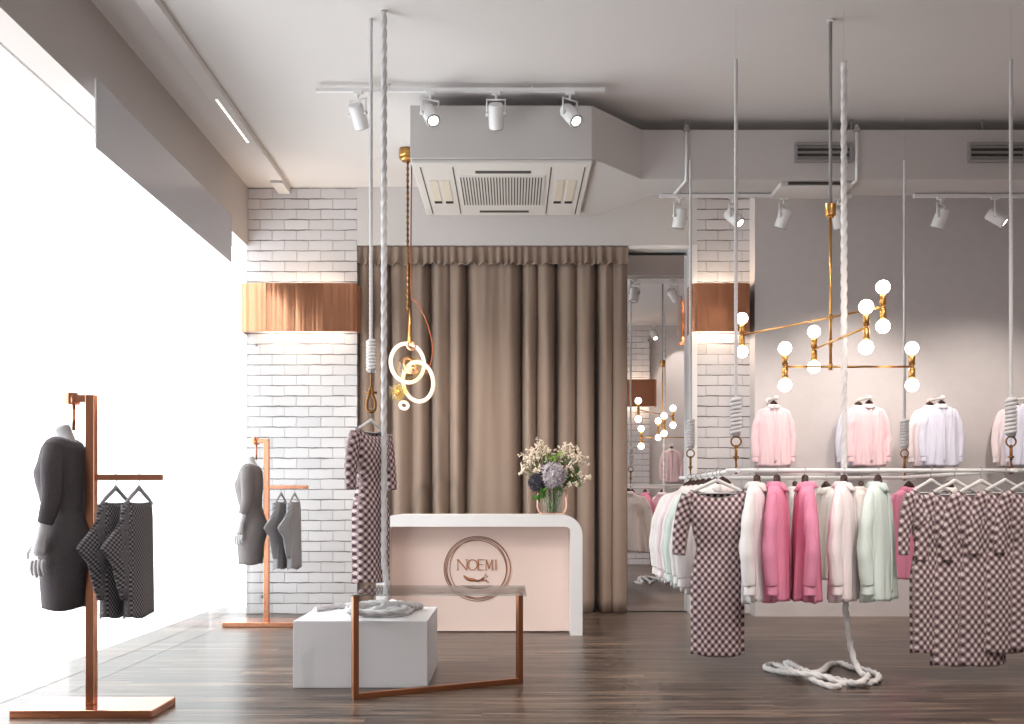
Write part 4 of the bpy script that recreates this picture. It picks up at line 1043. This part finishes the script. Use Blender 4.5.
gl = MB().box(((352 - VX) * 5.28e-3, 5.28, zt), ((526.5 - VX) * 5.28e-3, 5.84, zt + .010))
gl.v = [Vector(((v.x - A.x) * ca - (v.y - A.y) * sa + A.x, (v.x - A.x) * sa + (v.y - A.y) * ca + A.y, v.z)) for v in gl.v]
gl.build('glass_top', 'milk', t, bevel=.001)
for x in (0, L_):
    loc(MB().cyl((x, 0, zt - .002), (x, 0, zt), .03, 16)).build('glass_pad', 'greym', t)
t.rotation_euler = (0, 0, ang)

# ------------------------------------------------------------------ chandelier
d = 6.07; X = (830.5 - VX) * d / F
t = thing('globe_chandelier', (X, d, 1.84), 'brass chandelier with three crossing arms and twelve glowing globes', 'chandelier')
zj0, zj1 = P(0, 216, d).z, P(0, 204, d).z
MB().cyl((X, d, zj1), (X, d, CEIL - .01), .0105, 12).build('drop_pole', 'greym', t)
MB().cyl((X, d, CEIL - .014), (X, d, CEIL), .022, 20).build('canopy', 'whitem', t)
k = MB(); k.cyl((X, d, zj0), (X, d, zj1), .032, 20); k.cyl((X, d, zj0 - .012), (X, d, zj0), .022, 16); k.build('joint', 'brass', t, bevel=.002)
MB().cyl((X, d, 1.845), (X, d, zj0), .0085, 12).build('stem', 'brass', t)
for (xa, ya, xb, yb, z) in ((1.541, 6.70, 2.122, 5.72, 2.161), (1.912, 6.33, 1.955, 5.52, 2.010), (1.657, 6.07, 2.428, 6.07, 1.865)):
    m = MB(); m.cyl((xa, ya, z), (xb, yb, z), .0065, 10); arm = m
    m.cyl((X, d, z - .02), (X, d, z + .02), .0125, 12); am = m.build('arm', 'brass', t)
    for (x, y) in ((xa, ya), (xb, yb)):
        s = MB(); s.cyl((x, y, z - .012), (x, y, z + .012), .0125, 14)
        for q in (1, -1): s.cyl((x, y, z + q * .010), (x, y, z + q * .076), .0185, 16)
        so = s.build('socket', 'brass', am)
        for q in (1, -1): MB().sphere((x, y, z + q * .112), .0395, 20, 14).build('globe_bulb', 'bulb', am)

# ------------------------------------------------------------------ knotted ring pendant by the curtain
d = 8.3
def Q(x, y, dy=0): return Vector(((x - VX) * d / F, d + dy, EYE - (y - VY) * d / F))
c = Q(407, 400)
t = thing('ring_pendant_lamp', c, 'pendant lamp of two glowing rings and gold glass before the curtain', 'pendant lamp')
X = Q(407, 0).x
m = MB(); m.cyl((X, d, CEIL - .07), (X, d, CEIL), .068, 8); m.cyl((X, d, CEIL - .10), (X, d, CEIL - .07), .045, 8, .068); m.build('canopy', 'brass', t)
rope_path(MB(), [(X + .006, d, CEIL - .09), (X + .006, d, Q(0, 312).z)], .009, 2, .05, 8, .010, .35).build('chain', 'bronze', t)
cb_ = cat([Vector((X + .04, d + .02, CEIL - .05)), Q(411, 200, .02), Q(411, 290, .02), Q(416, 302), Q(426, 320), Q(432.5, 345), Q(431, 362), Q(426, 374)], 8)
MB().tube(cb_, .0055, 6).build('cable', 'red', t)
MB().tube([Q(409.5, 308), Q(410, 330), Q(409.5, 343)], [.008, .014, .019], 10).build('stem', 'brass', t)
MB().torus(Q(407.5, 363), .142, .016, (.35, -1, .1), 40, 10, sx=1.0, sz=1.16).build('ring', 'tube', t)
MB().torus(Q(417.5, 381, .06), .135, .017, (-.3, -1, -.25), 40, 10, sx=1.0, sz=1.22).build('ring', 'tube', t)
MB().torus(Q(411, 345.5), .034, .012, (.6, -1, .2), 20, 8).build('top_loop', 'rosew', t)
g = MB().sphere(Q(410, 369, .0), .115, 20, 12).build('glass_globe', 'gold_glass', t)
m = MB(); m.torus(Q(410, 370), .06, .009, (.2, -.6, 1), 24, 8); m.torus(Q(410, 366), .07, .008, (.8, -.6, .4), 24, 8); m.build('gold_filament', 'rosew', g)
m = MB()
for i in range(22):
    u = 1 - 2 * (i + .5) / 22; a = i * 2.4; q = math.sqrt(1 - u * u)
    m.sphere(Q(397.5, 392) + Vector((q * math.cos(a), q * math.sin(a), u)) * .058, .020 + .008 * rnd.random(), 7, 5)
m.build('crystal_cluster', 'gold_glass', t)
MB().sphere(Q(397.5, 392), .030, 10, 7).build('cluster_core', 'brass', t)
MB().torus(Q(404, 405.5), .034, .013, (.4, -1, .5), 20, 8).build('end_knot', 'tube', t)
gl = bpy.data.lights.new('pendant_glow', 'POINT'); gl.energy = 6; gl.color = (1, .78, .5); gl.shadow_soft_size = .12
o = bpy.data.objects.new('pendant_glow', gl); C.objects.link(o); o.location = Q(410, 375, -.25)

# ------------------------------------------------------------------ daylight, camera, output
w = bpy.data.worlds.new('daylight'); bpy.context.scene.world = w; w.use_nodes = True
wn = w.node_tree; bg = wn.nodes['Background']; bg.inputs[0].default_value = (.95, .975, 1, 1)
tc = wn.nodes.new('ShaderNodeTexCoord'); sp = wn.nodes.new('ShaderNodeSeparateXYZ'); mr = wn.nodes.new('ShaderNodeMapRange')   # bright overcast sky over a paler street
mr.interpolation_type = 'SMOOTHSTEP'; mr.inputs[1].default_value = .15; mr.inputs[2].default_value = .75; mr.inputs[3].default_value = 2.7; mr.inputs[4].default_value = 6.0
wn.links.new(tc.outputs['Generated'], sp.inputs[0]); wn.links.new(sp.outputs[2], mr.inputs[0]); m2 = wn.nodes.new('ShaderNodeMapRange'); m2.inputs[1].default_value = -.2; m2.inputs[2].default_value = -.5; m2.inputs[3].default_value = 0; m2.inputs[4].default_value = 1.9
ad = wn.nodes.new('ShaderNodeMath'); ad.operation = 'ADD'; wn.links.new(sp.outputs[2], m2.inputs[0]); wn.links.new(m2.outputs[0], ad.inputs[0]); wn.links.new(mr.outputs[0], ad.inputs[1]); wn.links.new(ad.outputs[0], bg.inputs[1])
def portal(loc, rot, sx, sy):
    l = bpy.data.lights.new('window_portal', 'AREA'); l.shape = 'RECTANGLE'; l.size = sx; l.size_y = sy; l.cycles.is_portal = True
    o = bpy.data.objects.new('window_portal', l); C.objects.link(o); o.location = loc; o.rotation_euler = rot
portal((-2.72, 6.9, 1.71), (0, -PI / 2, 0), 3.42, 4.8)
portal((0, YF - .12, 1.3), (PI / 2, 0, 0), 2.6, 2.6)
# unseen fill spots added outside the frame to brighten the room, no fittings
for x, y, p in ((1.2, 3.6, 70), (3.6, 4.6, 70), (-.6, 3.2, 50), (4.4, 6.8, 50)):
    spot_light('fill_beam', (x, y, CEIL - .08), (0, .12, -1), p, 110, 1, (1, .93, .87), .12)
spot_light('fill_beam', (2.1, 3.9, CEIL - .08), (0, .85, -1), 110, 56, 1, (1, .95, .92), .12)  # added fill from in front for the clothes on the rack
spot_light('fill_beam', (-.3, 4.2, CEIL - .08), (0, .98, -1), 75, 52, 1, (1, .92, .86), .10)  # added fill that lifts the pink counter front
cam = bpy.data.cameras.new('camera'); cam.sensor_width = 36; cam.lens = 36 * F / 1024; cam.shift_y = (VY - 362) / 1024; cam.clip_end = 60
co = bpy.data.objects.new('camera', cam); C.objects.link(co); co.location = (0, 0, EYE); co.rotation_euler = (PI / 2, 0, 0)
sc = bpy.context.scene; sc.camera = co
sc.view_settings.view_transform = 'Standard'; sc.view_settings.look = 'None'; sc.view_settings.gamma = 1; sc.view_settings.exposure = .55
sc.view_settings.use_curve_mapping = False
sc.cycles.max_bounces = 10; sc.cycles.transparent_max_bounces = 16; sc.cycles.caustics_reflective = False; sc.cycles.caustics_refractive = False
sc.cycles.sample_clamp_indirect = 4
